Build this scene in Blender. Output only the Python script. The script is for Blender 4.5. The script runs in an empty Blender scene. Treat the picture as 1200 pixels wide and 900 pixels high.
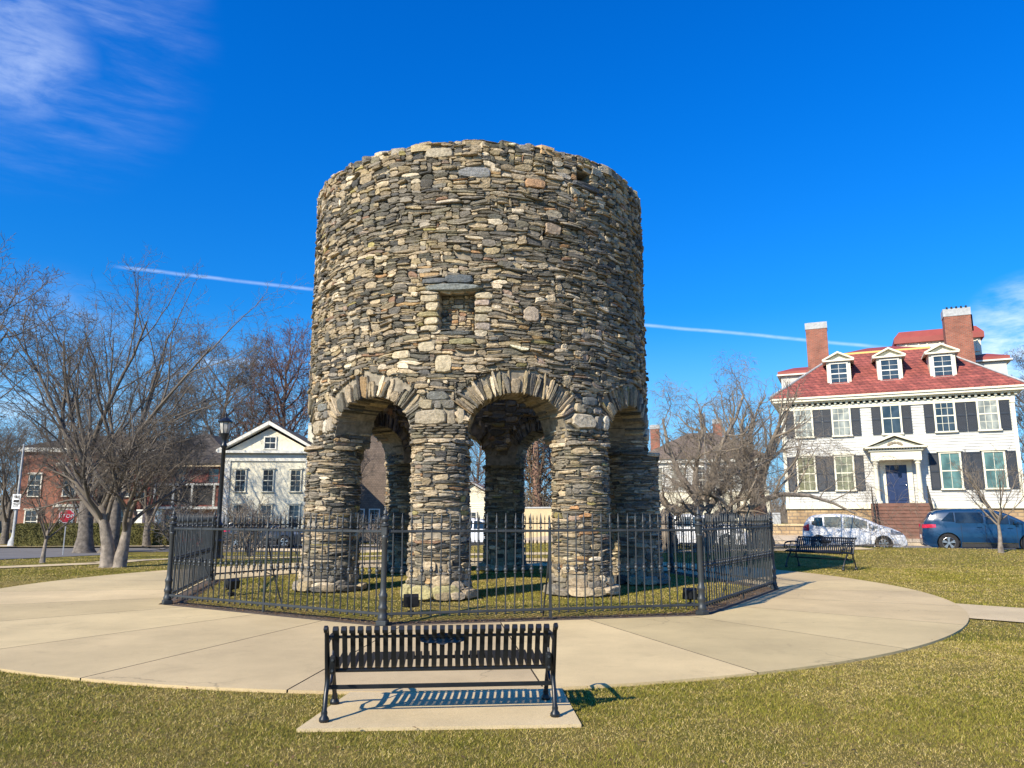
import bpy, math, random
import numpy as np
from mathutils import Vector, Matrix, noise
PI = math.pi
R_ = math.radians
scene = bpy.context.scene
COL = scene.collection

# ------------------------------------------------------------------ camera, world, sun, exposure
cam_d = bpy.data.cameras.new('camera')
cam_d.sensor_width = 36.0
cam_d.lens = 873.0 / 1200.0 * 36.0
cam_d.clip_start = 0.1
cam_d.clip_end = 4000.0
cam = bpy.data.objects.new('camera', cam_d)
COL.objects.link(cam)
cam.location = (0, 0, 1.5)
cam.rotation_euler = (R_(90 + 10.07), 0, 0)
scene.camera = cam
scene.render.resolution_x = 1024
scene.render.resolution_y = 768
scene.view_settings.view_transform = 'Standard'
scene.view_settings.look = 'None'
scene.view_settings.gamma = 1.0
scene.view_settings.exposure = 0.62
scene.cycles.max_bounces = 6
scene.cycles.diffuse_bounces = 3
scene.cycles.glossy_bounces = 3
scene.cycles.transmission_bounces = 4

SUN_AZ, SUN_EL = 42.0, 34.0            # light travels towards azimuth 42 deg (from +Y to +X)
sun_d = bpy.data.lights.new('sun', 'SUN')
sun_d.energy = 5.0
sun_d.angle = R_(0.53)
sun_d.color = (1.0, 0.89, 0.71)
sun = bpy.data.objects.new('sun', sun_d)
COL.objects.link(sun)
sdir = Vector((math.sin(R_(SUN_AZ)) * math.cos(R_(SUN_EL)), math.cos(R_(SUN_AZ)) * math.cos(R_(SUN_EL)), -math.sin(R_(SUN_EL))))
sun.rotation_euler = sdir.to_track_quat('-Z', 'Y').to_euler()
sun.location = (-20, -20, 30)

world = bpy.data.worlds.new('World')
scene.world = world
world.use_nodes = True
wn, wl = world.node_tree.nodes, world.node_tree.links
wn.clear()
def wnode(t, **k):
    n = wn.new(t)
    for a, b in k.items():
        setattr(n, a, b)
    return n
sky = wnode('ShaderNodeTexSky', sky_type='NISHITA')
sky.sun_disc = False
sky.sun_elevation = R_(SUN_EL)
sky.sun_rotation = R_(180 + SUN_AZ)
sky.altitude = 0
sky.air_density = 1.0
sky.dust_density = 0.35
sky.ozone_density = 4.0
hs = wnode('ShaderNodeHueSaturation')
hs.inputs['Hue'].default_value = 0.505
hs.inputs['Saturation'].default_value = 1.30
hs.inputs['Value'].default_value = 1.0
wl.new(sky.outputs[0], hs.inputs['Color'])
tc = wnode('ShaderNodeTexCoord')
def wmath(op, a, b=None, c=None, clamp=False):
    n = wnode('ShaderNodeMath', operation=op, use_clamp=clamp)
    for i, x in enumerate((a, b, c)):
        if x is None: continue
        if isinstance(x, (int, float)): n.inputs[i].default_value = x
        else: wl.new(x, n.inputs[i])
    return n.outputs[0]
def wdot(v):
    n = wnode('ShaderNodeVectorMath', operation='DOT_PRODUCT')
    wl.new(tc.outputs['Generated'], n.inputs[0])
    n.inputs[1].default_value = v
    return n.outputs['Value']
def wnoise(scale, stretch, detail=5, dist=0.6):
    mp = wnode('ShaderNodeMapping')
    mp.inputs['Scale'].default_value = stretch[:3]
    mp.inputs['Rotation'].default_value = stretch[3:6]
    wl.new(tc.outputs['Generated'], mp.inputs[0])
    n = wnode('ShaderNodeTexNoise')
    n.inputs['Scale'].default_value = scale
    n.inputs['Detail'].default_value = detail
    n.inputs['Distortion'].default_value = dist
    n.inputs['Roughness'].default_value = .62
    wl.new(mp.outputs[0], n.inputs['Vector'])
    return n.outputs[0]
def wramp(x, a, b):
    n = wnode('ShaderNodeMapRange', interpolation_type='SMOOTHSTEP')
    wl.new(x, n.inputs[0])
    n.inputs[1].default_value = a; n.inputs[2].default_value = b
    return n.outputs[0]
def pixdir(u, v):
    P = R_(10.07); a = (u - 600) / 873.0; b = (450 - v) / 873.0
    return Vector((a, math.cos(P) - b * math.sin(P), math.sin(P) + b * math.cos(P))).normalized()
def contrail(p0, p1, width, strength):
    a, b = pixdir(*p0), pixdir(*p1)
    n = a.cross(b).normalized()
    mid = (a + b).normalized(); t = n.cross(mid).normalized()
    half = abs(math.asin(max(-1, min(1, t.dot(b)))))
    nz = wnoise(9, (1, 1, 1, 0, 0, 0), 4, 0.3)
    off = wmath('MULTIPLY', wmath('SUBTRACT', nz, 0.5), width * 1.2)
    d = wmath('ABSOLUTE', wmath('ADD', wdot(n), off))
    across = wmath('SUBTRACT', 1.0, wramp(d, 0.0, width))
    along = wmath('SUBTRACT', 1.0, wramp(wmath('ABSOLUTE', wdot(t)), half * 0.72, half))
    front = wmath('GREATER_THAN', wdot(mid), 0.3)
    st = wramp(wnoise(26, (1, 1, 1, 0, 0, 0), 5, 0.8), 0.25, 0.7)
    m = wmath('MULTIPLY', wmath('MULTIPLY', across, along), wmath('MULTIPLY', front, strength))
    return wmath('MULTIPLY', m, wmath('ADD', wmath('MULTIPLY', st, 0.5), 0.5))
def cloud_patch(p, r, stretch, scale, lo, hi, strength):
    a = pixdir(*p)
    m = wramp(wdot(a), math.cos(r), 1.0)
    nz = wmath('MULTIPLY', wramp(wnoise(scale, stretch, 9, .35), lo, hi), wramp(wnoise(scale * 3.1, stretch, 9, .3), .25, .75))
    return wmath('MULTIPLY', wmath('MULTIPLY', m, nz), strength)
masks = [contrail((125, 311), (400, 343), 0.0032, 0.26),
         contrail((700, 376), (1060, 409), 0.0032, 0.32),
         contrail((225, 424), (330, 426), 0.008, 0.30),
         cloud_patch((30, 20), 0.20, (.9, 1.6, 6.0, 0.25, 0.75, 0.3), 2.6, 0.36, 0.85, 0.40),
         cloud_patch((0, 50), 0.10, (1.0, 1.6, 4.0, 0.0, 0.3, 0.2), 3.0, 0.1, 0.8, 0.36),
         cloud_patch((1215, 402), 0.085, (1.0, 1.0, 3.0, 0.0, 0.3, 0), 5.0, 0.0, 0.6, 1.0),
         cloud_patch((40, 460), 0.16, (1.0, 1.0, 3.0, 0.0, 0.3, 0), 5.0, 0.3, 0.8, 0.35)]
tot = masks[0]
for m_ in masks[1:]:
    tot = wmath('MAXIMUM', tot, m_)
mix = wnode('ShaderNodeMix', data_type='RGBA')
wl.new(tot, mix.inputs[0])
sepz = wnode('ShaderNodeSeparateXYZ'); wl.new(tc.outputs['Generated'], sepz.inputs[0])
up_ = wramp(sepz.outputs[2], 0.0, 0.62)
tint = wnode('ShaderNodeMix', data_type='RGBA'); wl.new(up_, tint.inputs[0])
tint.inputs[6].default_value = (.30, .88, 1.08, 1); tint.inputs[7].default_value = (.02, 1.08, 1.62, 1)
tm = wnode('ShaderNodeMix', data_type='RGBA', blend_type='MULTIPLY'); tm.inputs[0].default_value = 1.0
wl.new(hs.outputs[0], tm.inputs[6]); wl.new(tint.outputs[2], tm.inputs[7])
lowm = wmath('MULTIPLY', wmath('SUBTRACT', 1.0, wramp(sepz.outputs[2], -.02, .27)), .9)
lowx = wnode('ShaderNodeMix', data_type='RGBA'); wl.new(lowm, lowx.inputs[0])
wl.new(tm.outputs[2], lowx.inputs[6]); lowx.inputs[7].default_value = (2.5, 4.9, 7.9, 1)
wl.new(lowx.outputs[2], mix.inputs[6])
mix.inputs[7].default_value = (8.0, 8.8, 9.6, 1)
bg = wnode('ShaderNodeBackground')
bg.inputs['Strength'].default_value = 0.10
wl.new(mix.outputs[2], bg.inputs[0])
out = wnode('ShaderNodeOutputWorld')
wl.new(bg.outputs[0], out.inputs[0])

# ------------------------------------------------------------------ helpers
def tag(o, label=None, cat=None, group=None, kind=None):
    if label: o['label'] = label
    if cat: o['category'] = cat
    if group: o['group'] = group
    if kind: o['kind'] = kind
    return o
def empty(name, loc, rz=0.0, label=None, cat=None, group=None, kind=None):
    o = bpy.data.objects.new(name, None)
    o.empty_display_size = 0.2
    COL.objects.link(o)
    o.location = loc
    o.rotation_euler = (0, 0, rz)
    return tag(o, label, cat, group, kind)
CHILD = {}
def adopt(o, parent):
    if parent is not None:
        o.parent = parent
        CHILD.setdefault(parent.name, []).append(o)
def copy_tree(o, parent=None):
    c = o.copy()
    COL.objects.link(c)
    if parent is not None:
        adopt(c, parent)
    for ch in list(CHILD.get(o.name, [])):
        copy_tree(ch, c)
    return c
class MB:
    def __init__(s):
        s.v = []; s.f = []; s.mi = []; s.c = []; s.m = 0; s.col = (1, 1, 1); s.M = None
    def add(s, vs, fs, col=None):
        b = len(s.v)
        if s.M is not None:
            M = s.M
            vs = [tuple(M @ Vector(p)) for p in vs]
        s.v.extend(vs)
        s.f.extend([tuple(i + b for i in f) for f in fs])
        s.mi.extend([s.m] * len(fs))
        s.c.extend([col or s.col] * len(vs))
    def box(s, c, d, rz=0.0, col=None, bev=0.0):
        x, y, z = d[0] / 2, d[1] / 2, d[2] / 2
        if bev > 0:
            vs = []
            for sx in (-1, 1):
                for sy in (-1, 1):
                    for sz in (-1, 1):
                        vs += [(sx * (x - bev), sy * (y - bev), sz * z), (sx * (x - bev), sy * y, sz * (z - bev)), (sx * x, sy * (y - bev), sz * (z - bev))]
            def I(sx, sy, sz, k): return (((sx + 1) // 2) * 4 + ((sy + 1) // 2) * 2 + ((sz + 1) // 2)) * 3 + k
            fs = []
            for q in (-1, 1):
                fs.append((I(-1, -1, q, 0), I(1, -1, q, 0), I(1, 1, q, 0), I(-1, 1, q, 0)))
                fs.append((I(-1, q, -1, 1), I(1, q, -1, 1), I(1, q, 1, 1), I(-1, q, 1, 1)))
                fs.append((I(q, -1, -1, 2), I(q, 1, -1, 2), I(q, 1, 1, 2), I(q, -1, 1, 2)))
                for r in (-1, 1):
                    fs.append((I(-1, q, r, 0), I(1, q, r, 0), I(1, q, r, 1), I(-1, q, r, 1)))
                    fs.append((I(q, -1, r, 0), I(q, 1, r, 0), I(q, 1, r, 2), I(q, -1, r, 2)))
                    fs.append((I(q, r, -1, 1), I(q, r, 1, 1), I(q, r, 1, 2), I(q, r, -1, 2)))
                    for t in (-1, 1):
                        fs.append((I(q, r, t, 0), I(q, r, t, 1), I(q, r, t, 2)))
        else:
            vs = [(a * x, b * y, e * z) for a in (-1, 1) for b in (-1, 1) for e in (-1, 1)]
            fs = [(0, 1, 3, 2), (4, 6, 7, 5), (0, 4, 5, 1), (2, 3, 7, 6), (0, 2, 6, 4), (1, 5, 7, 3)]
        cr, sr = math.cos(rz), math.sin(rz)
        vs = [(c[0] + p[0] * cr - p[1] * sr, c[1] + p[0] * sr + p[1] * cr, c[2] + p[2]) for p in vs]
        s.add(vs, fs, col)
    def bx(s, x0, x1, y0, y1, z0, z1, col=None, bev=0.0):
        s.box(((x0 + x1) / 2, (y0 + y1) / 2, (z0 + z1) / 2), (abs(x1 - x0), abs(y1 - y0), abs(z1 - z0)), 0, col, bev)
    def lathe(s, prof, n=12, c=(0, 0, 0), col=None, axis='z', caps=True):
        vs, fs = [], []
        for r, z in prof:
            for k in range(n):
                a = 2 * PI * k / n
                p = (r * math.cos(a), r * math.sin(a), z)
                if axis == 'y': p = (p[0], p[2], p[1])
                if axis == 'x': p = (p[2], p[0], p[1])
                vs.append((c[0] + p[0], c[1] + p[1], c[2] + p[2]))
        for i in range(len(prof) - 1):
            for k in range(n):
                k2 = (k + 1) % n
                fs.append((i * n + k, i * n + k2, (i + 1) * n + k2, (i + 1) * n + k))
        if caps and prof[0][0] > 1e-5: fs.append(tuple(range(n - 1, -1, -1)))
        if caps and prof[-1][0] > 1e-5: fs.append(tuple((len(prof) - 1) * n + k for k in range(n)))
        s.add(vs, fs, col)
    def tube(s, pts, rads, n=6, col=None, flat=None, cap=True):
        pts = [Vector(p) for p in pts]
        if isinstance(rads, (int, float)): rads = [rads] * len(pts)
        vs, fs = [], []
        d = (pts[1] - pts[0]).normalized()
        up = Vector((0, 0, 1)) if abs(d.z) < 0.9 else Vector((0, 1, 0))
        a = d.cross(up).normalized()
        for i, p in enumerate(pts):
            if 0 < i < len(pts) - 1: d = (pts[i + 1] - pts[i - 1])
            elif i == 0: d = pts[1] - pts[0]
            else: d = pts[i] - pts[i - 1]
            if d.length < 1e-9: d = Vector((0, 0, 1))
            d.normalize()
            a = a - d * a.dot(d)
            if a.length < 1e-6: a = d.orthogonal()
            a.normalize()
            b = d.cross(a)
            for k in range(n):
                t = 2 * PI * (k + .5) / n
                ca, sa = math.cos(t), math.sin(t)
                if flat: sa *= flat
                q = p + (a * ca + b * sa) * rads[i]
                vs.append((q.x, q.y, q.z))
        for i in range(len(pts) - 1):
            for k in range(n):
                k2 = (k + 1) % n
                fs.append((i * n + k, i * n + k2, (i + 1) * n + k2, (i + 1) * n + k))
        if cap:
            fs.append(tuple(range(n - 1, -1, -1)))
            fs.append(tuple((len(pts) - 1) * n + k for k in range(n)))
        s.add(vs, fs, col)
    def prism(s, poly, y0, y1, axis='y', col=None):
        """poly of (a,b): axis y -> (a, y, b); axis x -> (x, a, b); axis z -> (a, b, z)"""
        n = len(poly)
        def P(a, b, t):
            return (a, t, b) if axis == 'y' else ((t, a, b) if axis == 'x' else (a, b, t))
        vs = [P(a, b, y0) for a, b in poly] + [P(a, b, y1) for a, b in poly]
        fs = [tuple(range(n)), tuple(range(2 * n - 1, n - 1, -1))]
        for i in range(n):
            j = (i + 1) % n
            fs.append((i, i + n, j + n, j))
        s.add(vs, fs, col)
    def ribbon(s, path, x0, x1, t, col=None):
        """strap of thickness t following path [(y,z)] between x0 and x1"""
        n = len(path)
        nr = []
        for i in range(n):
            a = path[max(0, i - 1)]; b = path[min(n - 1, i + 1)]
            dy, dz = b[0] - a[0], b[1] - a[1]
            l = math.hypot(dy, dz) or 1
            nr.append((-dz / l * t / 2, dy / l * t / 2))
        vs = []
        for (y, z), (ny, nz) in zip(path, nr):
            vs += [(x0, y + ny, z + nz), (x1, y + ny, z + nz), (x1, y - ny, z - nz), (x0, y - ny, z - nz)]
        fs = []
        for i in range(n - 1):
            a = i * 4; b = a + 4
            for k in range(4):
                fs.append((a + k, a + (k + 1) % 4, b + (k + 1) % 4, b + k))
        fs += [(3, 2, 1, 0), ((n - 1) * 4, (n - 1) * 4 + 1, (n - 1) * 4 + 2, (n - 1) * 4 + 3)]
        s.add(vs, fs, col)
    def build(s, name, mats, parent=None, smooth=False, angle=None):
        me = bpy.data.meshes.new(name)
        me.from_pydata(s.v, [], s.f)
        if not isinstance(mats, (list, tuple)): mats = [mats]
        for m in mats: me.materials.append(m)
        if len(mats) > 1: me.polygons.foreach_set('material_index', s.mi)
        at = me.color_attributes.new('Col', 'FLOAT_COLOR', 'POINT')
        arr = np.ones((len(s.v), 4), dtype=np.float32)
        if s.v: arr[:, :3] = np.array(s.c, dtype=np.float32)
        at.data.foreach_set('color', arr.ravel())
        me.update()
        if smooth:
            me.polygons.foreach_set('use_smooth', [True] * len(me.polygons))
            if angle: me.set_sharp_from_angle(angle=R_(angle))
        o = bpy.data.objects.new(name, me)
        COL.objects.link(o)
        adopt(o, parent)
        return o
def link_mesh(name, me, parent, loc=(0, 0, 0), rz=0.0):
    o = bpy.data.objects.new(name, me)
    COL.objects.link(o)
    o.location = loc
    o.rotation_euler = (0, 0, rz)
    adopt(o, parent)
    return o

# ------------------------------------------------------------------ materials
def new_mat(name):
    m = bpy.data.materials.new(name)
    m.use_nodes = True
    nt = m.node_tree
    return m, nt.nodes, nt.links, nt.nodes['Principled BSDF']
class NT:
    def __init__(s, m):
        s.n = m.node_tree.nodes; s.l = m.node_tree.links
    def tc(s, kind='Object', scale=(1, 1, 1), rot=(0, 0, 0)):
        t = s.n.new('ShaderNodeTexCoord'); mp = s.n.new('ShaderNodeMapping')
        mp.inputs['Scale'].default_value = scale
        mp.inputs['Rotation'].default_value = rot
        s.l.new(t.outputs[kind], mp.inputs[0])
        return mp.outputs[0]
    def noise(s, vec, scale, detail=4, rough=.55, dist=0):
        n = s.n.new('ShaderNodeTexNoise')
        n.inputs['Scale'].default_value = scale; n.inputs['Detail'].default_value = detail
        n.inputs['Roughness'].default_value = rough; n.inputs['Distortion'].default_value = dist
        if vec is not None: s.l.new(vec, n.inputs['Vector'])
        return n.outputs[0]
    def ramp(s, x, a, b, c0=0.0, c1=1.0):
        n = s.n.new('ShaderNodeMapRange')
        s.l.new(x, n.inputs[0])
        n.inputs[1].default_value = a; n.inputs[2].default_value = b
        n.inputs[3].default_value = c0; n.inputs[4].default_value = c1
        return n.outputs[0]
    def mix(s, f, a, b, mode='MIX'):
        n = s.n.new('ShaderNodeMix'); n.data_type = 'RGBA'; n.blend_type = mode
        for i, x in ((0, f), (6, a), (7, b)):
            if isinstance(x, (int, float)): n.inputs[i].default_value = x
            elif isinstance(x, tuple): n.inputs[i].default_value = (x[0], x[1], x[2], 1)
            else: s.l.new(x, n.inputs[i])
        return n.outputs[2]
    def attr(s, name='Col'):
        n = s.n.new('ShaderNodeAttribute'); n.attribute_name = name
        return n.outputs['Color']
    def math(s, op, a, b=0.0):
        n = s.n.new('ShaderNodeMath'); n.operation = op
        for i, x in enumerate((a, b)):
            if isinstance(x, (int, float)): n.inputs[i].default_value = x
            else: s.l.new(x, n.inputs[i])
        return n.outputs[0]
    def bump(s, h, strength, dist, bsdf):
        n = s.n.new('ShaderNodeBump')
        n.inputs['Strength'].default_value = strength; n.inputs['Distance'].default_value = dist
        s.l.new(h, n.inputs['Height'])
        s.l.new(n.outputs[0], bsdf.inputs['Normal'])
def simple(name, c, rough=.8, metal=0.0, var=0.25, scale=6.0, bump=0.0, bscale=40.0, coat=0.0, spec=None):
    m, n, l, b = new_mat(name)
    t = NT(m)
    b.inputs['Roughness'].default_value = rough
    b.inputs['Metallic'].default_value = metal
    if spec is not None: b.inputs['Specular IOR Level'].default_value = spec
    if coat: b.inputs['Coat Weight'].default_value = coat; b.inputs['Coat Roughness'].default_value = 0.05
    v = t.tc('Object')
    nz = t.noise(v, scale, 5)
    f = t.ramp(nz, 0.3, 0.7)
    lo = tuple(x * (1 - var) for x in c); hi = tuple(min(1, x * (1 + var)) for x in c)
    l.new(t.mix(f, lo, hi), b.inputs['Base Color'])
    if bump: t.bump(t.noise(v, bscale, 4), bump, 0.01, b)
    return m
def vcol(name, rough=.85, var=0.3, scale=25.0, bump=0.6, bscale=45.0, dist=0.01, spec=0.3, lichen=False):
    m, n, l, b = new_mat(name)
    t = NT(m)
    b.inputs['Roughness'].default_value = rough
    b.inputs['Specular IOR Level'].default_value = spec
    v = t.tc('Object')
    nz = t.noise(v, scale, 6, .65)
    c = t.mix(1.0, t.attr(), t.mix(t.ramp(nz, .3, .7), (1 - var,) * 3, (1 + var,) * 3), 'MULTIPLY')
    if lichen:
        n2 = t.ramp(t.noise(v, 2.3, 6, .7), .54, .68)
        n3 = t.ramp(t.noise(v, 55, 3, .6), .45, .6)
        c = t.mix(t.math('MULTIPLY', t.math('MULTIPLY', n2, n3), .55), c, (.30, .26, .09))
        n4 = t.ramp(t.noise(v, 1.1, 4, .6), .5, .75)
        c = t.mix(t.math('MULTIPLY', n4, .35), c, (.12, .12, .11))
        n5 = t.ramp(t.noise(v, 90, 2, .6), .62, .72)
        c = t.mix(t.math('MULTIPLY', n5, .5), c, (.5, .47, .40))
    l.new(c, b.inputs['Base Color'])
    if bump:
        vs = t.tc('Object', (1, 1, 2.4))
        h = t.math('ADD', t.noise(vs, bscale, 6, .7), t.math('MULTIPLY', t.noise(v, bscale * .3, 3), 1.2))
        t.bump(h, bump, dist, b)
    return m
def brick_mat(name, c1, c2, mortar, bw=.21, bh=.075, ms=.012, rough=.85, var=0.0, offset=.5, bump=.4):
    m, n, l, b = new_mat(name)
    t = NT(m)
    b.inputs['Roughness'].default_value = rough
    tcn = n.new('ShaderNodeTexCoord'); sp = n.new('ShaderNodeSeparateXYZ'); cb = n.new('ShaderNodeCombineXYZ')
    l.new(tcn.outputs['Object'], sp.inputs[0])
    l.new(t.math('ADD', sp.outputs[0], sp.outputs[1]), cb.inputs[0]); l.new(sp.outputs[2], cb.inputs[1])
    br = n.new('ShaderNodeTexBrick')
    l.new(cb.outputs[0], br.inputs['Vector'])
    br.inputs['Color1'].default_value = (*c1, 1); br.inputs['Color2'].default_value = (*c2, 1)
    br.inputs['Mortar'].default_value = (*mortar, 1)
    br.inputs['Scale'].default_value = 1.0; br.inputs['Mortar Size'].default_value = ms
    br.inputs['Brick Width'].default_value = bw; br.inputs['Row Height'].default_value = bh
    br.offset = offset
    v = t.tc('Object')
    nz = t.ramp(t.noise(v, 1.3, 6, .7), .3, .7, 1 - .22 - var, 1.2 + var)
    nn = n.new('ShaderNodeCombineXYZ')
    for i in range(3): l.new(nz, nn.inputs[i])
    l.new(t.mix(1.0, br.outputs[0], nn.outputs[0], 'MULTIPLY'), b.inputs['Base Color'])
    t.bump(t.math('SUBTRACT', 1.0, br.outputs[1]), bump, .01, b)
    return m
M = {}
M['stone'] = vcol('rubble_stone', var=.42, scale=22, bump=.9, bscale=34, dist=.02, lichen=True)
M['mortar'] = simple('old_mortar', (.25, .215, .16), .95, var=.45, scale=9, bump=.8, bscale=60)
M['iron'] = simple('grey_painted_iron', (.042, .048, .052), .48, metal=.25, var=.28, scale=5, bump=.12, bscale=60)
M['black'] = simple('black_powder_coat', (.009, .011, .014), .38, metal=0.0, var=.2, scale=12, bump=.05, bscale=120)
M['bark'] = simple('grey_bark', (.13, .11, .09), .95, var=.55, scale=5, bump=1.0, bscale=9)
M['bark_pale'] = simple('pale_bark', (.22, .185, .15), .9, var=.5, scale=6, bump=1.0, bscale=14)
M['bark_red'] = simple('red_brown_bark', (.22, .13, .09), .95, var=.5, scale=7, bump=1.0, bscale=12)
M['twig'] = simple('grey_twig', (.135, .112, .088), .9, var=.35, scale=1.2)
M['twig_pale'] = simple('pale_twig', (.23, .19, .145), .9, var=.3, scale=1.2)
M['twig_red'] = simple('red_brown_twig', (.16, .085, .058), .9, var=.3, scale=1.2)
M['white_paint'] = simple('white_paint', (.72, .70, .62), .6, var=.07, scale=2)
M['cream_paint'] = simple('cream_paint', (.72, .68, .53), .6, var=.07, scale=2)
M['cream_wall'] = simple('cream_rendered_wall', (.68, .63, .47), .8, var=.10, scale=1.2)
M['clap'] = simple('white_clapboard', (.52, .515, .475), .6, var=.13, scale=1.6)
M['shutter'] = simple('dark_blue_shutter', (.012, .02, .033), .5, var=.2, scale=4)
M['dark'] = simple('dark_parts_and_shade', (.012, .012, .014), .8, var=.1)
M['redroof'] = brick_mat('red_slate_roof', (.33, .085, .062), (.21, .052, .042), (.10, .032, .026), .26, .19, .014, .85, .22, bump=.9)
M['redflat'] = simple('red_metal_roof', (.27, .055, .042), .6, var=.12, scale=2)
M['greyroof'] = brick_mat('brown_grey_shingles', (.085, .07, .055), (.055, .047, .04), (.03, .026, .022), .3, .14, .012, .9, .1)
M['brick'] = brick_mat('orange_red_brick', (.34, .095, .05), (.22, .06, .035), (.24, .16, .12), var=.1)
M['brick_dark'] = brick_mat('dark_red_brick', (.18, .035, .028), (.13, .028, .022), (.12, .06, .05))
M['brick_pink'] = brick_mat('pinkish_brick', (.34, .17, .12), (.26, .12, .09), (.3, .25, .2))
M['found'] = brick_mat('tan_rubble_foundation', (.46, .33, .18), (.33, .22, .12), (.22, .17, .12), .42, .19, .02, .9, .15, .37, .8)
M['shingle_brown'] = brick_mat('weathered_brown_shingles', (.20, .15, .115), (.15, .115, .09), (.07, .055, .045), .2, .14, .008, .9, .1)
M['brownstone'] = simple('brown_stone_steps', (.17, .085, .06), .85, var=.25, scale=3, bump=.3)
M['copper'] = simple('yellow_ridge_trim', (.62, .42, .12), .6, var=.1)
M['lead'] = simple('lead_flashing', (.36, .37, .37), .6, var=.2, scale=7)
M['stopred'] = simple('stop_sign_red', (.55, .012, .03), .5, var=.06)
M['signwhite'] = simple('sign_white', (.8, .8, .78), .5, var=.04)
M['redpaint'] = simple('red_paint', (.55, .045, .03), .6, var=.12)
M['tyre'] = simple('tyre_rubber', (.018, .018, .02), .85, var=.2)
M['rim'] = simple('alloy_rim', (.55, .56, .58), .3, metal=.9, var=.06)
M['plastic'] = simple('black_plastic', (.03, .031, .034), .6, var=.15)
M['chrome'] = simple('chrome_trim', (.75, .75, .76), .15, metal=1.0, var=.03)
def paint(name, c, rough=.3):
    m, n, l, b = new_mat(name)
    t = NT(m)
    v = t.tc('Object')
    l.new(t.mix(t.ramp(t.noise(v, 2.5, 4), .3, .7), tuple(x * .93 for x in c), tuple(min(1, x * 1.07) for x in c)), b.inputs['Base Color'])
    b.inputs['Roughness'].default_value = rough
    b.inputs['Coat Weight'].default_value = .55
    b.inputs['Coat Roughness'].default_value = .06
    return m
M['car_white'] = paint('car_paint_white', (.72, .73, .75))
M['car_blue'] = paint('car_paint_blue', (.001, .030, .088), .28)
M['car_silver'] = paint('car_paint_silver', (.32, .33, .35))
M['car_dark'] = paint('car_paint_dark', (.03, .032, .038))
def glass_mat(name, c, rough=.05):
    m, n, l, b = new_mat(name)
    t = NT(m)
    v = t.tc('Object')
    l.new(t.mix(t.ramp(t.noise(v, 1.1, 3, .5, .8), .38, .62), tuple(x * .6 for x in c), tuple(x * 1.5 for x in c)), b.inputs['Base Color'])
    b.inputs['Roughness'].default_value = rough
    b.inputs['Specular IOR Level'].default_value = .9
    t.bump(t.noise(v, 1.7, 2), .08, .02, b)
    return m
M['glass'] = glass_mat('dark_window_glass', (.035, .045, .055))
M['glass_teal'] = glass_mat('teal_blind_behind_glass', (.09, .17, .155))
M['glass_pale'] = glass_mat('pale_curtain_behind_glass', (.28, .29, .25))
M['glass_green'] = glass_mat('greenish_blind_behind_glass', (.20, .20, .12))
M['carglass'] = glass_mat('car_glass', (.015, .02, .022))
M['carglass_clear'] = glass_mat('car_glass_with_pale_interior', (.20, .21, .17))
M['lampglass'] = glass_mat('lamp_glass', (.42, .40, .36), .3)
M['taillight'] = simple('tail_light_red', (.5, .02, .05), .15, var=.2, scale=9, coat=1)
M['headlight'] = simple('head_light_clear', (.12, .13, .15), .08, var=.5, scale=20, coat=1)
# concrete
def concrete(name, c, wear=.2):
    m, n, l, b = new_mat(name)
    t = NT(m)
    v = t.tc('Object')
    b.inputs['Roughness'].default_value = .92
    a = t.ramp(t.noise(v, .55, 7, .62), .3, .7)
    col = t.mix(a, tuple(x * (1 - wear) for x in c), tuple(min(1, x * (1 + wear * .6)) for x in c))
    sp = t.ramp(t.noise(v, 140, 3, .7), .35, .68, .78, 1.16)
    cc = n.new('ShaderNodeCombineXYZ')
    for i in range(3): l.new(sp, cc.inputs[i])
    col = t.mix(1.0, col, cc.outputs[0], 'MULTIPLY')
    st = t.ramp(t.noise(v, 1.7, 8, .75, .6), .56, .74)
    col = t.mix(t.math('MULTIPLY', st, .5), col, tuple(x * .6 for x in c))
    vo = n.new('ShaderNodeTexVoronoi'); vo.feature = 'DISTANCE_TO_EDGE'; vo.inputs['Scale'].default_value = .33
    wv = n.new('ShaderNodeVectorMath'); wv.operation = 'ADD'
    nn = n.new('ShaderNodeTexNoise'); nn.inputs['Scale'].default_value = 2.2; nn.inputs['Detail'].default_value = 6
    l.new(v, nn.inputs['Vector']); l.new(v, wv.inputs[0]); sc_ = n.new('ShaderNodeVectorMath'); sc_.operation = 'SCALE'; sc_.inputs['Scale'].default_value = .5
    l.new(nn.outputs['Color'], sc_.inputs[0]); l.new(sc_.outputs[0], wv.inputs[1]); l.new(wv.outputs[0], vo.inputs['Vector'])
    ck = t.math('MULTIPLY', t.ramp(vo.outputs['Distance'], 0.0, .0035, 1.0, 0.0), t.ramp(t.noise(v, .5, 2), .52, .58))
    col = t.mix(t.math('MULTIPLY', ck, .6), col, tuple(x * .3 for x in c))
    sp2 = t.ramp(t.noise(v, 11, 6, .75), .60, .74)
    col = t.mix(t.math('MULTIPLY', sp2, .42), col, tuple(x * .5 for x in c))
    pl = t.ramp(t.noise(v, .9, 6, .7), .50, .72)
    col = t.mix(t.math('MULTIPLY', pl, .35), col, tuple(min(.8, x * 1.22) for x in c))
    col = t.mix(1.0, col, t.attr(), 'MULTIPLY')
    l.new(col, b.inputs['Base Color'])
    t.bump(t.math('ADD', t.noise(v, 180, 3), t.math('MULTIPLY', t.noise(v, 22, 4), .8)), .45, .006, b)
    return m
M['concrete'] = concrete('warm_concrete', (.56, .43, .225))
M['concrete_pale'] = concrete('pale_concrete', (.60, .47, .27), .2)
M['asphalt'] = concrete('pale_asphalt', (.16, .15, .14), .2)
M['sidewalk'] = concrete('grey_sidewalk', (.52, .42, .29), .15)
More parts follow.
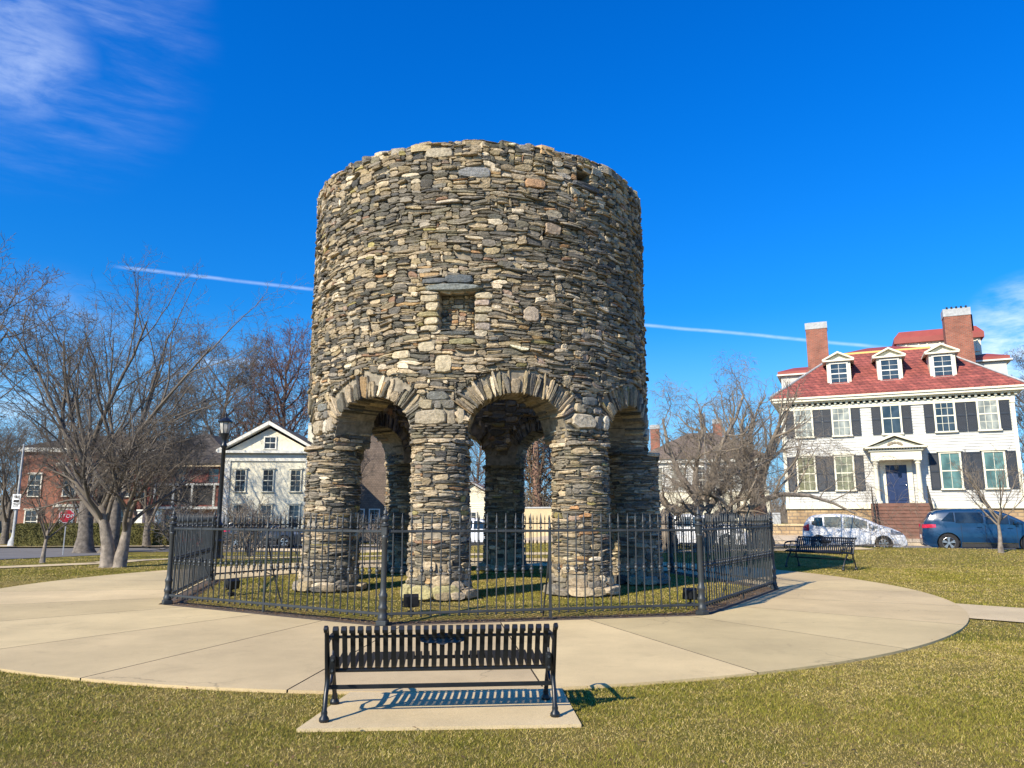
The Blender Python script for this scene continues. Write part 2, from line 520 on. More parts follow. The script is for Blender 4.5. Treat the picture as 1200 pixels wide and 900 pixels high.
# lawn
def lawn_mat():
    m, n, l, b = new_mat('lawn')
    t = NT(m)
    b.inputs['Roughness'].default_value = .95
    b.inputs['Specular IOR Level'].default_value = .1
    v = t.tc('Object')
    a = t.ramp(t.noise(v, .55, 7, .65), .38, .62)
    col = t.mix(a, (.14, .135, .022), (.27, .205, .065))
    d = t.ramp(t.noise(v, 2.6, 7, .7), .48, .66)
    col = t.mix(t.math('MULTIPLY', d, .6), col, (.24, .175, .07))
    e = t.ramp(t.noise(v, 38, 5, .75), .3, .7, .45, 1.5)
    cc = n.new('ShaderNodeCombineXYZ')
    for i in range(3): l.new(e, cc.inputs[i])
    col = t.mix(1.0, col, cc.outputs[0], 'MULTIPLY')
    l.new(col, b.inputs['Base Color'])
    t.bump(t.noise(v, 45, 6, .75), 1.0, .04, b)
    return m
M['lawn'] = lawn_mat()
M['blade'] = vcol('grass_blades', rough=.7, var=.15, scale=3, bump=0, spec=.2)
M['litter'] = vcol('dry_leaves', rough=.9, var=.2, scale=8, bump=0, spec=.15)
M['hedge'] = simple('olive_hedge_leaves', (.11, .10, .025), .9, var=.35, scale=2)
M['ivy'] = simple('brown_ivy', (.11, .085, .05), .9, var=.4, scale=2)

# ------------------------------------------------------------------ terrain
def ss(a, b, x):
    t = min(1, max(0, (x - a) / (b - a)))
    return t * t * (3 - 2 * t)
def lin(pts, x):
    if x <= pts[0][0]: return pts[0][1]
    for (a, b), (c, d) in zip(pts, pts[1:]):
        if x <= c: return b + (d - b) * (x - a) / (c - a)
    return pts[-1][1]
FP = [(-16, 0), (-9, .06), (-4, .2), (-1.6, .27), (-.7, .1), (-.1, -.06), (5.2, .03), (6, .16), (8.2, .5), (9, .6)]
def nsc(x, y):
    dx, dy = x - 12.7, y - 33.4
    return dx * .4067 + dy * .9135, dx * .9135 - dy * .4067
CX, CY = -0.8, 16.9
TX, TY = -0.74, 16.8
PHI0 = -9.0
def octr(x, y):
    """octagon distance: apothem metric around the fence centre"""
    dx, dy = x - CX, y - CY
    return max(dx * math.sin(R_(PHI0 + 22.5 + 45 * k)) - dy * math.cos(R_(PHI0 + 22.5 + 45 * k)) for k in range(8))
def g(x, y):
    n, s = nsc(x, y)
    wr = ss(-24, -10, s)
    h = wr * lin(FP, n) + (1 - wr) * (-.5 * min(1, max(0, (y - 26) / 14)))
    h += 0.10 * ss(5.85, 4.7, octr(x, y)) if abs(x - CX) < 7 and abs(y - CY) < 7 else 0
    return h
def sp(n, s):
    """street coordinates to world xy (right-hand street)"""
    return (12.7 + .9135 * s + .4067 * n, 33.4 - .4067 * s + .9135 * n)
def drape(name, xs_fn, nu, nv, dz, m, kind='structure', smooth=True, zf=None):
    mb = MB()
    vs = []
    for i in range(nu + 1):
        for j in range(nv + 1):
            x, y = xs_fn(i / nu, j / nv)
            vs.append((x, y, (zf or g)(x, y) + dz))
    fs = [(i * (nv + 1) + j, (i + 1) * (nv + 1) + j, (i + 1) * (nv + 1) + j + 1, i * (nv + 1) + j + 1) for i in range(nu) for j in range(nv)]
    mb.add(vs, fs)
    o = mb.build(name, m, None, smooth)
    tag(o, kind=kind)
    return o
xs = [-900, -500, -260, -150, -100, -80, -66, -54, -46] + [-40 + .5 * i for i in range(161)] + [46, 54, 66, 80, 110, 160, 260, 500, 900]
ys = [-300, -120, -50, -25, -12, -6] + [-3 + .5 * i for i in range(127)] + [66, 74, 85, 100, 130, 180, 260, 420, 700, 1200, 2000]
mb = MB()
vs = [(x, y, g(x, y)) for x in xs for y in ys]
ny = len(ys)
mb.add(vs, [(i * ny + j, (i + 1) * ny + j, (i + 1) * ny + j + 1, i * ny + j + 1) for i in range(len(xs) - 1) for j in range(ny - 1)])
tag(mb.build('ground', M['lawn'], None, True), kind='structure')

# ring path: wedges of concrete with open joints
def ring_out(phi):
    s_, c_ = math.sin(R_(phi)), math.cos(R_(phi))
    return 9.85 - .80 * max(0, s_) + .34 * max(0, c_) ** 2
def ring_in(phi):
    m_ = max(math.cos(R_(phi - (PHI0 + 22.5 + 45 * k))) for k in range(8))
    return 5.95 / m_
JOINTS = [-180, -163, -147, -130, -113, -97, -80, -64, -48, -31.5, -18.3, -6.4, 6.1, 18.6, 33, 48.5, 64, 80, 97, 113, 130, 147, 163, 180]
mb = MB()
for a0, a1 in zip(JOINTS, JOINTS[1:]):
    N, K = 8, 5
    top, = [[]]
    kk = 1 + .10 * math.sin(a0 * 7.3 + 1.1); mb.col = (kk, kk * (1 + .015 * math.sin(a0 * 3.1)), kk * (1 + .04 * math.sin(a0 * 5.7)))
    for i in range(N + 1):
        ph0 = a0 + (a1 - a0) * i / N
        for j in range(K + 1):
            ri, ro = ring_in(ph0), ring_out(ph0)
            r = ri + (ro - ri) * j / K
            gap = math.degrees(.008 / r)
            ph = min(max(ph0, a0 + gap), a1 - gap)
            x, y = CX + r * math.sin(R_(ph)), CY - r * math.cos(R_(ph))
            top.append((x, y, g(x, y) + .028))
    W = K + 1
    fs = [(i * W + j, (i + 1) * W + j, (i + 1) * W + j + 1, i * W + j + 1) for i in range(N) for j in range(K)]
    bot = [(p[0], p[1], p[2] - .1) for p in top]
    nb = len(top)
    rim = [i * W for i in range(N + 1)] + [N * W + j for j in range(1, W)] + [i * W + K for i in range(N - 1, -1, -1)] + [j for j in range(K - 1, 0, -1)]
    mb.m = 0; mb.add(top, fs)
    for a, b in zip(rim, rim[1:] + rim[:1]):
        mb.m = 0 if (a % W == K and b % W == K) else 1
        mb.add([top[a], top[b], bot[b], bot[a]], [(0, 1, 2, 3)])
tag(mb.build('ring_path', [M['concrete'], simple('slab_edge', (.06, .048, .034), .95)]), kind='structure')
# joint bed below the slabs
drape('path_bed', lambda u, v: (CX + (ring_in(360 * u) + (ring_out(360 * u) - .12 - ring_in(360 * u)) * v) * math.sin(R_(360 * u)),
                                CY - (ring_in(360 * u) + (ring_out(360 * u) - .12 - ring_in(360 * u)) * v) * math.cos(R_(360 * u))), 180, 6, .008,
      simple('dark_joint_earth', (.028, .022, .016), .95))
# bench pad
mb = MB()
mb.prism([(-1.52, 5.60), (.50, 5.72), (.43, 6.92), (-1.36, 6.92), (-1.36, 6.9)], -.08, .024, axis='z')
tag(mb.build('bench_pad_path', M['concrete_pale']), kind='structure')
# second pad under the bench beyond
# path leading off to the right
def strip(name, p0, p1, w0, w1, m, dz=.02, n=20, nv=3):
    p0, p1 = Vector(p0), Vector(p1)
    d = (p1 - p0).normalized(); q = Vector((-d.y, d.x))
    def f(u, v):
        c = p0.lerp(p1, u) + q * ((v - .5) * (w0 + (w1 - w0) * u))
        return c.x, c.y
    return drape(name, f, n, nv, dz, m)
strip('footpath', (6.5, 13.06), (31.5, -9.9), 2.0, 2.0, M['concrete_pale'], .018, 60)
strip('footpath', (-24, 13.2), (-13.25, 24.6), 1.0, 1.0, M['concrete_pale'], .022, 30)
strip('footpath', (-13.25, 24.6), (-11.5, 39.0), 1.2, 1.2, M['concrete_pale'], .022, 40)
strip('footpath', (-12.0, 28.6), (14, 30.0), 1.2, 1.2, M['concrete_pale'], .024, 60)
# right-hand street with kerb and sidewalk
def road_z(x, y):
    n, s = nsc(x, y)
    wr = ss(-24, -10, s)
    return wr * lin([(-.4, 0), (5.25, .09)], n) + (1 - wr) * (-.5 * min(1, max(0, (y - 26) / 14)))
drape('road', lambda u, v: sp(-.38 + 5.65 * v, -34 + 90 * u), 120, 6, .03, M['asphalt'], zf=road_z)
def kerb(n0, n1, s0, s1, z0, z1, name='kerb'):
    mb = MB()
    N = 60
    vs = []
    for i in range(N + 1):
        s = s0 + (s1 - s0) * i / N
        for n, dz in ((n0, z0), (n0, z1), (n1, z1), (n1, z0)):
            x, y = sp(n, s)
            xr, yr = sp(.2 if n0 < 2 else 5.0, s)
            vs.append((x, y, road_z(xr, yr) + dz))
    fs = [(i * 4 + k, i * 4 + (k + 1) % 4, i * 4 + 4 + (k + 1) % 4, i * 4 + 4 + k) for i in range(N) for k in range(4)]
    mb.add(vs, fs)
    tag(mb.build(name, M['sidewalk']), kind='structure')
kerb(-.56, -.38, -34, 56, -.1, .15)
kerb(5.27, 5.43, -20, 56, -.1, .17)
def walk_z(x, y):
    n, s = nsc(x, y)
    wr = ss(-24, -10, s)
    return wr * lin([(5.4, .25), (8.3, .6)], n) + (1 - wr) * (-.5 * min(1, max(0, (y - 26) / 14)) + .1)
drape('pavement', lambda u, v: sp(5.43 + 2.9 * v, -20 + 76 * u), 100, 4, .02, M['sidewalk'], zf=walk_z)
# left-hand crossing and the street beyond
drape('road', lambda u, v: ((-17.4 - 7 * v - 4.3 * u) - 18 * v * (1 - u), 22.0 + 20.5 * u + 1.5 * v), 40, 20, .02, M['asphalt'])
drape('road', lambda u, v: (-70 + 75 * u, 41.5 + 5.2 * v + 4.5 * u * .6), 60, 6, .024, M['asphalt'])
drape('pavement', lambda u, v: (-70 + 76 * u, 46.9 + 2.2 * v + 2.7 * u), 60, 3, .12, M['sidewalk'])

# ------------------------------------------------------------------ masonry
TAN = [(.41, .34, .235), (.50, .425, .31), (.36, .30, .205), (.43, .36, .26), (.60, .53, .41), (.38, .315, .20), (.33, .275, .20)]
GREY = [(.20, .185, .16), (.25, .23, .195), (.165, .158, .14), (.29, .265, .225), (.22, .205, .155), (.185, .17, .14), (.23, .21, .18)]
DARK = [(.085, .085, .085), (.11, .105, .095), (.13, .122, .10), (.095, .095, .082)]
RUST = [(.38, .23, .12), (.30, .19, .13), (.42, .29, .15), (.33, .25, .20), (.38, .31, .26), (.34, .30, .13)]
def stone_col(rnd, tan, dark=.22, rust=.055):
    r = rnd.random()
    if r < rust: c = rnd.choice(RUST)
    elif r < rust + tan: c = rnd.choice(TAN)
    elif r < rust + tan + dark: c = rnd.choice(DARK)
    else: c = rnd.choice(GREY)
    k = rnd.uniform(.66, 1.20) * (1.25 if rnd.random() < .06 else 1)
    return (min(.8, c[0] * k * 1.06), min(.8, c[1] * k), min(.8, c[2] * k * .91))
def warp(u, v, amp=1.0, R=3.71):
    su, cu_ = R * math.sin(u / R), R * math.cos(u / R)
    p = Vector((su * 1.7, cu_ * 1.7, v * 1.7))
    a = noise.noise(p); b = noise.noise(p + Vector((7.7, 2.2, 9.1)))
    p2 = Vector((su * 5, cu_ * 5, v * 5))
    return u + amp * (.06 * a + .022 * noise.noise(p2 + Vector((3, 3, 3)))), v + amp * (.065 * b + .022 * noise.noise(p2))
def stone(mb, mapf, cx, cy, w, h, p, rnd, col, back=-.06, n=11, sq=3.4, tilt=None, jit=.10, warpf=None, bev=None):
    ph = rnd.uniform(0, 2 * PI)
    tl = rnd.gauss(0, .045) if tilt is None else tilt
    ct, st = math.cos(tl), math.sin(tl)
    out = []
    if sq == 3.4: sq = rnd.uniform(2.4, 7.0); jit = .15
    tpx, tpy = rnd.gauss(0, .13), rnd.gauss(0, .15)
    if n > 12: tpx *= .4; tpy *= .4
    for k in range(n):
        a = 2 * PI * (k + rnd.uniform(-.38, .38)) / n + ph
        ca, sa = math.cos(a), math.sin(a)
        m = (abs(ca) ** sq + abs(sa) ** sq) ** (-1 / sq)
        m *= 1 + rnd.uniform(-jit, jit * .4)
        qx, qy = ca * m, sa * m
        out.append((qx * (1 + tpx * qy) * w / 2, qy * (1 + tpy * qx) * h / 2))
    sx, sy = rnd.uniform(-.12, .12) / max(w, .1), rnd.uniform(-.10, .25) / max(h, .1)
    sx *= .2; sy *= .16
    bv = bev if bev is not None else rnd.uniform(.002, .007)
    rings = [(1.0, back, 0), (1.0, p - bv * 1.6, .5), (1 - min(.16, bv * 1.2 / h), p, 1), (.5, p + rnd.uniform(-.002, .008), 1)]
    vs = []
    for sc, d, tf in rings:
        for x, y in out:
            if sc > .9: X, Y = x * (1 if sc == 1.0 else (1 - min(.35, bv / (w / 2)))), y * (1 if sc == 1.0 else (1 - min(.4, bv / (h / 2))))
            else: X, Y = x * sc, y * sc
            if sc < 1.0: X += rnd.uniform(-.004, .004); dd = d + rnd.uniform(-.005, .005)
            else: dd = d
            dd += tf * (X * sx + Y * sy)
            u, v = cx + X * ct - Y * st, cy + X * st + Y * ct
            if warpf: u, v = warpf(u, v)
            vs.append(mapf(u, v, dd))
    fs = []
    for i in range(3):
        for k in range(n):
            k2 = (k + 1) % n
            fs.append((i * n + k, i * n + k2, (i + 1) * n + k2, (i + 1) * n + k))
    fs.append(tuple(3 * n + k for k in range(n)))
    mb.add(vs, fs, col)
def pack(nu, nv, choose, ok, rnd, wrap=True):
    occ = bytearray(nu * nv)
    outl = []
    for v in range(nv):
        off = rnd.randrange(nu) if wrap else 0
        for u0 in range(nu):
            u = (u0 + off) % nu
            if occ[v * nu + u] or not ok(u, v): continue
            w, h = choose(u, v)
            ww = 0
            while ww < w:
                uu = u + ww
                if uu >= nu:
                    if not wrap: break
                    uu -= nu
                if occ[v * nu + uu] or not ok(uu, v): break
                ww += 1
            hh = 1
            while hh < h and v + hh < nv:
                if any(occ[(v + hh) * nu + (u + k) % nu] or not ok((u + k) % nu, v + hh) for k in range(ww)): break
                hh += 1
            for a in range(hh):
                for b in range(ww):
                    occ[(v + a) * nu + (u + b) % nu] = 1
            outl.append((u, v, ww, hh))
    return outl

TR, TRI = 3.71, 2.86           # outer and inner wall radius
ZTOP = 8.5
OPEN = 14.6                    # half angle of an arch opening
ZS, RISE = 2.93, .66
A_OUT = TR * R_(OPEN)
tz = 0.0
tower = empty('stone_tower', (TX, TY, tz), 0, 'round roofless fieldstone tower on eight round stone pillars with arches, inside an iron fence', 'tower')
def cyl(R):
    def f(u, v, d):
        a = u / R
        r = R + d
        return (r * math.sin(a), -r * math.cos(a), v)
    return f
outer = cyl(TR)
def arcx(u):
    """offset (m, on the outer face) from the nearest arch centre"""
    ph = math.degrees(u / TR)
    k = round((ph - (PHI0 + 22.5)) / 45)
    return (ph - (PHI0 + 22.5 + 45 * k)) * PI / 180 * TR, k
RING = .46
RECESS = [(-9.4, 1.2, 4.72, 5.44, .25), (33.0, 38.0, 7.86, 8.10, .30), (61.0, 64.5, 7.2, 7.36, .22), (20, 22, 6.6, 6.70, .12)]
def in_recess(ph, z, pad=0.0):
    for a, b, z0, z1, d in RECESS:
        if a - pad < ph < b + pad and z0 - pad * .06 < z < z1 + pad * .06: return True
    return False
# --- the rubble wall: mortar core with arched underside, recesses and every face stone
mb = MB()
mb.m = 1
angs = set()
for k in range(8):
    c = PHI0 + 22.5 + 45 * k
    for t in np.linspace(-OPEN, OPEN, 17): angs.add(round(c + float(t), 3))
    angs.add(round(c - OPEN - .25, 3)); angs.add(round(c + OPEN + .25, 3)); angs.add(round(c + OPEN + 5, 3)); angs.add(round(c + OPEN + 10.5, 3))
nrm = lambda a: (a + 180) % 360 - 180
angs = set(round(nrm(a), 3) for a in angs)
for a, b, *_ in RECESS: angs.add(a); angs.add(b)
angs = sorted(angs)
def zbot(ph):
    x, _ = arcx(R_(ph) * TR)
    x = abs(math.degrees(x / TR))
    if x <= OPEN + .01: return ZS + RISE * math.sqrt(max(0, 1 - (x / (OPEN + .01)) ** 2))
    return 2.72
def top_z(ph):
    return ZTOP - .13 + .05 * noise.noise(Vector((math.sin(R_(ph)) * 2.5, math.cos(R_(ph)) * 2.5, 0)))
RO, RI_ = TR - .026, TRI + .02
zrows = sorted(set([3.8, 4.3, 4.72, 5.44, 6.0, 6.6, 6.7, 7.2, 7.36, 7.86, 8.10]))
N = len(angs)
def cp(ph, r, z): return (r * math.sin(R_(ph)), -r * math.cos(R_(ph)), z)
for i in range(N):
    a, b = angs[i], angs[(i + 1) % N]
    za, zb = zbot(a), zbot(b)
    zl = [None] + zrows + [99]
    for q in range(len(zl) - 1):
        z0a, z0b = (za, zb) if q == 0 else (zl[q], zl[q])
        z1a, z1b = (top_z(a), top_z(b)) if zl[q + 1] == 99 else (zl[q + 1], zl[q + 1])
        mid_ph = (a + b) / 2 if b > a else 180; mid_z = (z0a + z1a) / 2
        if q > 0 and in_recess(mid_ph, mid_z):
            d = [r for r in RECESS if r[0] <= mid_ph <= r[1] and r[2] <= mid_z <= r[3]][0][4]
            mb.add([cp(a, RO - d, z0a), cp(b, RO - d, z0b), cp(b, RO - d, z1b), cp(a, RO - d, z1a)], [(0, 1, 2, 3)], (1, 1, 1))
        else:
            mb.add([cp(a, RO, z0a), cp(b, RO, z0b), cp(b, RO, z1b), cp(a, RO, z1a)], [(0, 1, 2, 3)])
        mb.add([cp(a, RI_, z0a), cp(b, RI_, z0b), cp(b, RI_, z1b), cp(a, RI_, z1a)], [(3, 2, 1, 0)])
    mb.add([cp(a, RO, za), cp(b, RO, zb), cp(b, RI_, zb), cp(a, RI_, za)], [(3, 2, 1, 0)])
    mb.add([cp(a, RO, top_z(a)), cp(b, RO, top_z(b)), cp(b, RI_, top_z(b)), cp(a, RI_, top_z(a))], [(0, 1, 2, 3)])
for a, b, z0, z1, d in RECESS:
    r0, r1 = RO, RO - d
    mb.add([cp(a, r0, z0), cp(a, r1, z0), cp(a, r1, z1), cp(a, r0, z1)], [(0, 1, 2, 3)])
    mb.add([cp(b, r0, z0), cp(b, r1, z0), cp(b, r1, z1), cp(b, r0, z1)], [(3, 2, 1, 0)])
    mb.add([cp(a, r0, z0), cp(b, r0, z0), cp(b, r1, z0), cp(a, r1, z0)], [(0, 1, 2, 3)])
    mb.add([cp(a, r0, z1), cp(b, r0, z1), cp(b, r1, z1), cp(a, r1, z1)], [(3, 2, 1, 0)])
mb.m = 0
rnd = random.Random(11)
CU, CV = .047, .0265
circ = 2 * PI * TR
NU = int(round(circ / CU)); CU = circ / NU
Z0 = 3.36
NV = int((ZTOP - .10 - Z0) / CV)
BLK = []      # hand placed larger stones: (phi, z, w, h, protrusion, colour)
def okw(u, v):
    uu = (u + .5) * CU; z = Z0 + (v + .5) * CV
    x, _ = arcx(uu)
    # outside of the voussoir ring
    ex, ez = x / (A_OUT + RING * .93), (z - ZS) / (RISE + RING * .93)
    if ex * ex + ez * ez < 1.0 and z < ZS + RISE + RING: return False
    ph = nrm(math.degrees(uu / TR))
    if in_recess(ph, z): return False
    for bp, bz, bw, bh, *_ in BLK:
        if abs((ph - bp) * PI / 180 * TR) < bw / 2 and abs(z - bz) < bh / 2: return False
    return True
T1 = (.53, .44, .29); T2 = (.48, .40, .27); G1 = (.16, .165, .165)
# window surround: lintel is its own part; jamb stones and sill here
for s_, ph in ((-1, -11.9), (1, 3.6)):
    z = 4.70
    for i, (hh, ww, c) in enumerate([(.12, .34, T2), (.15, .28, T1), (.10, .42, (.36, .30, .16)), (.17, .26, T1), (.15, .36, T2)]):
        if s_ > 0: hh, ww, c = [(.15, .30, (.47, .38, .30)), (.16, .26, T2), (.14, .34, T1), (.12, .28, (.45, .35, .27)), (.14, .34, T1)][i]
        w_ang = math.degrees(ww / TR)
        bp = (-9.4 - w_ang / 2 + .3) if s_ < 0 else (1.2 + w_ang / 2 - .3)
        BLK.append((bp, z + hh / 2, ww, hh, .05, c, True))
        z += hh + .004
BLK.append((-4.1, 4.655, .62, .075, .06, (.13, .135, .13), False))
BLK.append((-2.5, 4.50, .50, .12, .05, (.27, .24, .13), False))
BLK.append((-10.5, 5.66, 0.5, .12, .05, (.11, .12, .13), False))
BLK.append((-3.5, 5.67, .52, .17, .07, (.105, .12, .13), False))
BLK.append((-7.5, 4.09, .33, .34, .06, T1, False))
BLK.append((-20.2, 4.30, .40, .16, .05, T1, False))
BLK.append((-12.5, 4.42, .34, .20, .05, T2, False))
BLK.append((36.2, 7.80, .70, .12, .06, (.12, .12, .125), False))
BLK.append((18.5, 7.62, .42, .19, .05, (.40, .24, .13), False))
BLK.append((0.5, 7.75, .62, .22, .05, (.26, .26, .255), False))
BLK.append((-10, 8.18, .55, .22, .04, (.40, .34, .24), False))
BLK.append((17, 5.05, .30, .30, .05, (.40, .32, .24), False))
BLK.append((24, 6.75, .34, .24, .06, (.36, .27, .19), False))
for k in range(8):
    pc = PHI0 + 45 * k
    BLK.append((nrm(pc), 3.52, .40, .17, .05, (.2, .2, .18), False))
def choose(u, v):
    z = Z0 + v * CV
    r = rnd.random()
    if z > 7.4:
        if r < .22: return rnd.randint(3, 6), 1
        if r < .55: return rnd.randint(3, 8), 2
        if r < .82: return rnd.randint(4, 9), 3
        if r < .95: return rnd.randint(4, 8), 4
        return rnd.randint(5, 9), 5
    if r < .34: return rnd.randint(3, 12), 1
    if r < .72: return rnd.randint(3, 11), 2
    if r < .90: return rnd.randint(3, 8), 3
    if r < .98: return rnd.randint(3, 6), 4
    return rnd.randint(4, 7), 5
for (u, v, w, h) in pack(NU, NV, choose, okw, rnd):
    cx, cy = (u + w / 2) * CU, Z0 + (v + h / 2) * CV
    ph = nrm(math.degrees(cx / TR))
    nz = noise.noise(Vector((2.0 * math.sin(cx / TR), 2.0 * math.cos(cx / TR), cy * .8)))
    tan = .34 + .35 * nz + (.14 if cy > 7.5 else 0) + (.12 if cy < 5.2 else 0) - (.10 if ph > 20 and cy < 7.4 else 0)
    if h >= 3: tan += .15
    col = stone_col(rnd, min(.75, max(.12, tan)), .22)
    W, H = w * CU - .004, h * CV - .003
    if rnd.random() < .035: continue          # a lost stone leaves a dark pocket
    p = rnd.uniform(.004, .042) + (.018 if h <= 2 else 0) + (rnd.uniform(0, .05) if rnd.random() < .12 else 0)
    tl = rnd.gauss(0, .05)
    if h <= 2 and w >= 5: tl *= .6
    stone(mb, outer, cx, cy, W * rnd.uniform(.95, 1.10), H * rnd.uniform(.92, 1.22), p, rnd, col, warpf=warp, tilt=tl)
for (bp, bz, bw, bh, pr, c, deep) in BLK:
    stone(mb, outer, R_(bp) * TR, bz, bw * .97, bh * .95, pr, rnd, c, back=-.26 if deep else -.06, n=14, sq=5, tilt=rnd.gauss(0, .02), jit=.07, bev=.016)
# coping: uneven top course that also covers the top of the wall
a = 0.0
while a < 360:
    da = rnd.uniform(3.5, 8.5)
    L = R_(da) * TR
    hh = rnd.uniform(.02, .07)
    zt = top_z(a + da / 2) - .07
    for rr, dw in ((TR - .17, .42), (TRI + .24, .5)):
        f = cyl(rr)
        # lying stones: map (u along, v radial) upward
        def lie(u, v, d, rr=rr, zt=zt): 
            th = u / TR
            return ((rr + v) * math.sin(th), -(rr + v) * math.cos(th), zt + .04 + d)
        stone(mb, lie, R_(a + da / 2) * TR, rnd.uniform(-.02, .03), L * .97, dw * rnd.uniform(.85, 1.05), hh, rnd, stone_col(rnd, .55, .1), back=-.1, n=12, sq=4)
    a += da
# inner face, coarser
inn = lambda u, v, d: ((TRI - d) * math.sin(u / TRI), -(TRI - d) * math.cos(u / TRI), v)
CUI, CVI = .085, .055
NUI = int(round(2 * PI * TRI / CUI)); CUI = 2 * PI * TRI / NUI
def oki(u, v):
    uu = (u + .5) * CUI / TRI * TR; z = 3.0 + (v + .5) * CVI
    x, _ = arcx(uu)
    ex, ez = x / (A_OUT + .3), (z - ZS) / (RISE + .33)
    return ex * ex + ez * ez > 1
for (u, v, w, h) in pack(NUI, int(5.2 / CVI), lambda a, b: (rnd.randint(2, 6), rnd.choice((1, 1, 2, 2, 3))), oki, rnd):
    stone(mb, inn, (u + w / 2) * CUI, 3.0 + (v + h / 2) * CVI, w * CUI - .012, h * CVI - .01, rnd.uniform(0, .05), rnd, stone_col(rnd, .25, .4), n=8, warpf=warp)
# recess infill
for a, b, z0, z1, d in RECESS[:1]:
    f = cyl(TR)
    CW, CH = .05, .036
    nu, nv = int(R_(b - a) * TR / CW), int((z1 - z0) / CH)
    for (u, v, w, h) in pack(nu, nv, lambda p, q: (rnd.randint(2, 5), rnd.choice((1, 1, 2, 2, 3))), lambda p, q: True, rnd, False):
        stone(mb, f, R_(a) * TR + (u + w / 2) * CW, z0 + (v + h / 2) * CH, w * CW - .008, h * CH - .006, -d + rnd.uniform(-.01, .03), rnd, stone_col(rnd, .5, .1, .2), back=-d - .06, n=9)
wall = mb.build('rubble_wall', [M['stone'], M['mortar']], tower)
# --- lintel of the blocked window
mb = MB()
lz = 5.50
stone(mb, outer, R_(-5.2) * TR, lz, 1.08, .135, .13, rnd, (.20, .215, .20), back=-.34, n=18, sq=2.6, tilt=-.015, jit=.08, bev=.03)
mb.build('window_lintel', M['stone'], tower)
# --- voussoir arches
TANV = (.50, .42, .30)
def arch_obj(k):
    rnd = random.Random(100 + k)
    mb = MB()
    c = PHI0 + 22.5 + 45 * k
    uc = R_(c) * TR
    th = R_(10)
    while th < R_(170):
        tk = rnd.choice((.022, .03, .038, .045, .055, .065, .08, .11)) if rnd.random() < .93 else .17
        rloc = math.hypot((A_OUT + .2) * math.sin(th), (RISE + .2) * math.cos(th))
        dth = tk / rloc
        mid = th + dth / 2
        L = RING * rnd.uniform(.55, 1.10) * (1.0 if tk < .12 else .85)
        dirx, dirz = math.cos(mid), math.sin(mid)
        # stand the slabs a little more upright than a true radius
        nx, nz = math.cos(mid) * RISE, math.sin(mid) * A_OUT
        l = math.hypot(nx, nz); nx, nz = nx / l * .9, nz / l
        l = math.hypot(nx, nz); nx, nz = nx / l, nz / l
        bx, bz = A_OUT * dirx, RISE * dirz
        i0 = -rnd.uniform(.0, .05)
        tilt = rnd.gauss(0, .09)
        cx_, cz_ = bx + nx * (L / 2 + i0), bz + nz * (L / 2 + i0)
        def vm(u, v, d, cx_=cx_, cz_=cz_, nx=nx, nz=nz):
            # u along the arch, v along the radius
            wide = 1 + v / (L) * .25
            X = cx_ + u * wide * nz + v * nx; Z = cz_ - u * wide * nx + v * nz
            ang = (uc + X) / TR
            r = TR + d
            return (r * math.sin(ang), -r * math.cos(ang), ZS + Z)
        col = stone_col(rnd, .62 if tk > .06 else .36, .22, .07)
        stone(mb, vm, 0, 0, tk * .99, L, rnd.uniform(-.01, .06), rnd, col, back=-.40, n=13, sq=rnd.uniform(2.6, 6), tilt=tilt, jit=.16, bev=min(.010, tk * .2))
        th += dth * 1.02
        if rnd.random() < .8:
            stone(mb, vm, 0, 0, tk * rnd.uniform(1.0, 1.5), L * rnd.uniform(.8, 1), -.40 + rnd.uniform(-.04, .0), rnd, stone_col(rnd, .2, .35, .03), back=-.86, n=9, sq=4, tilt=tilt, jit=.16)  # inner soffit row: shade under the arch is put into its darker stone colours
    return mb.build('arch', M['stone'], tower)
for k in range(8): arch_obj(k)
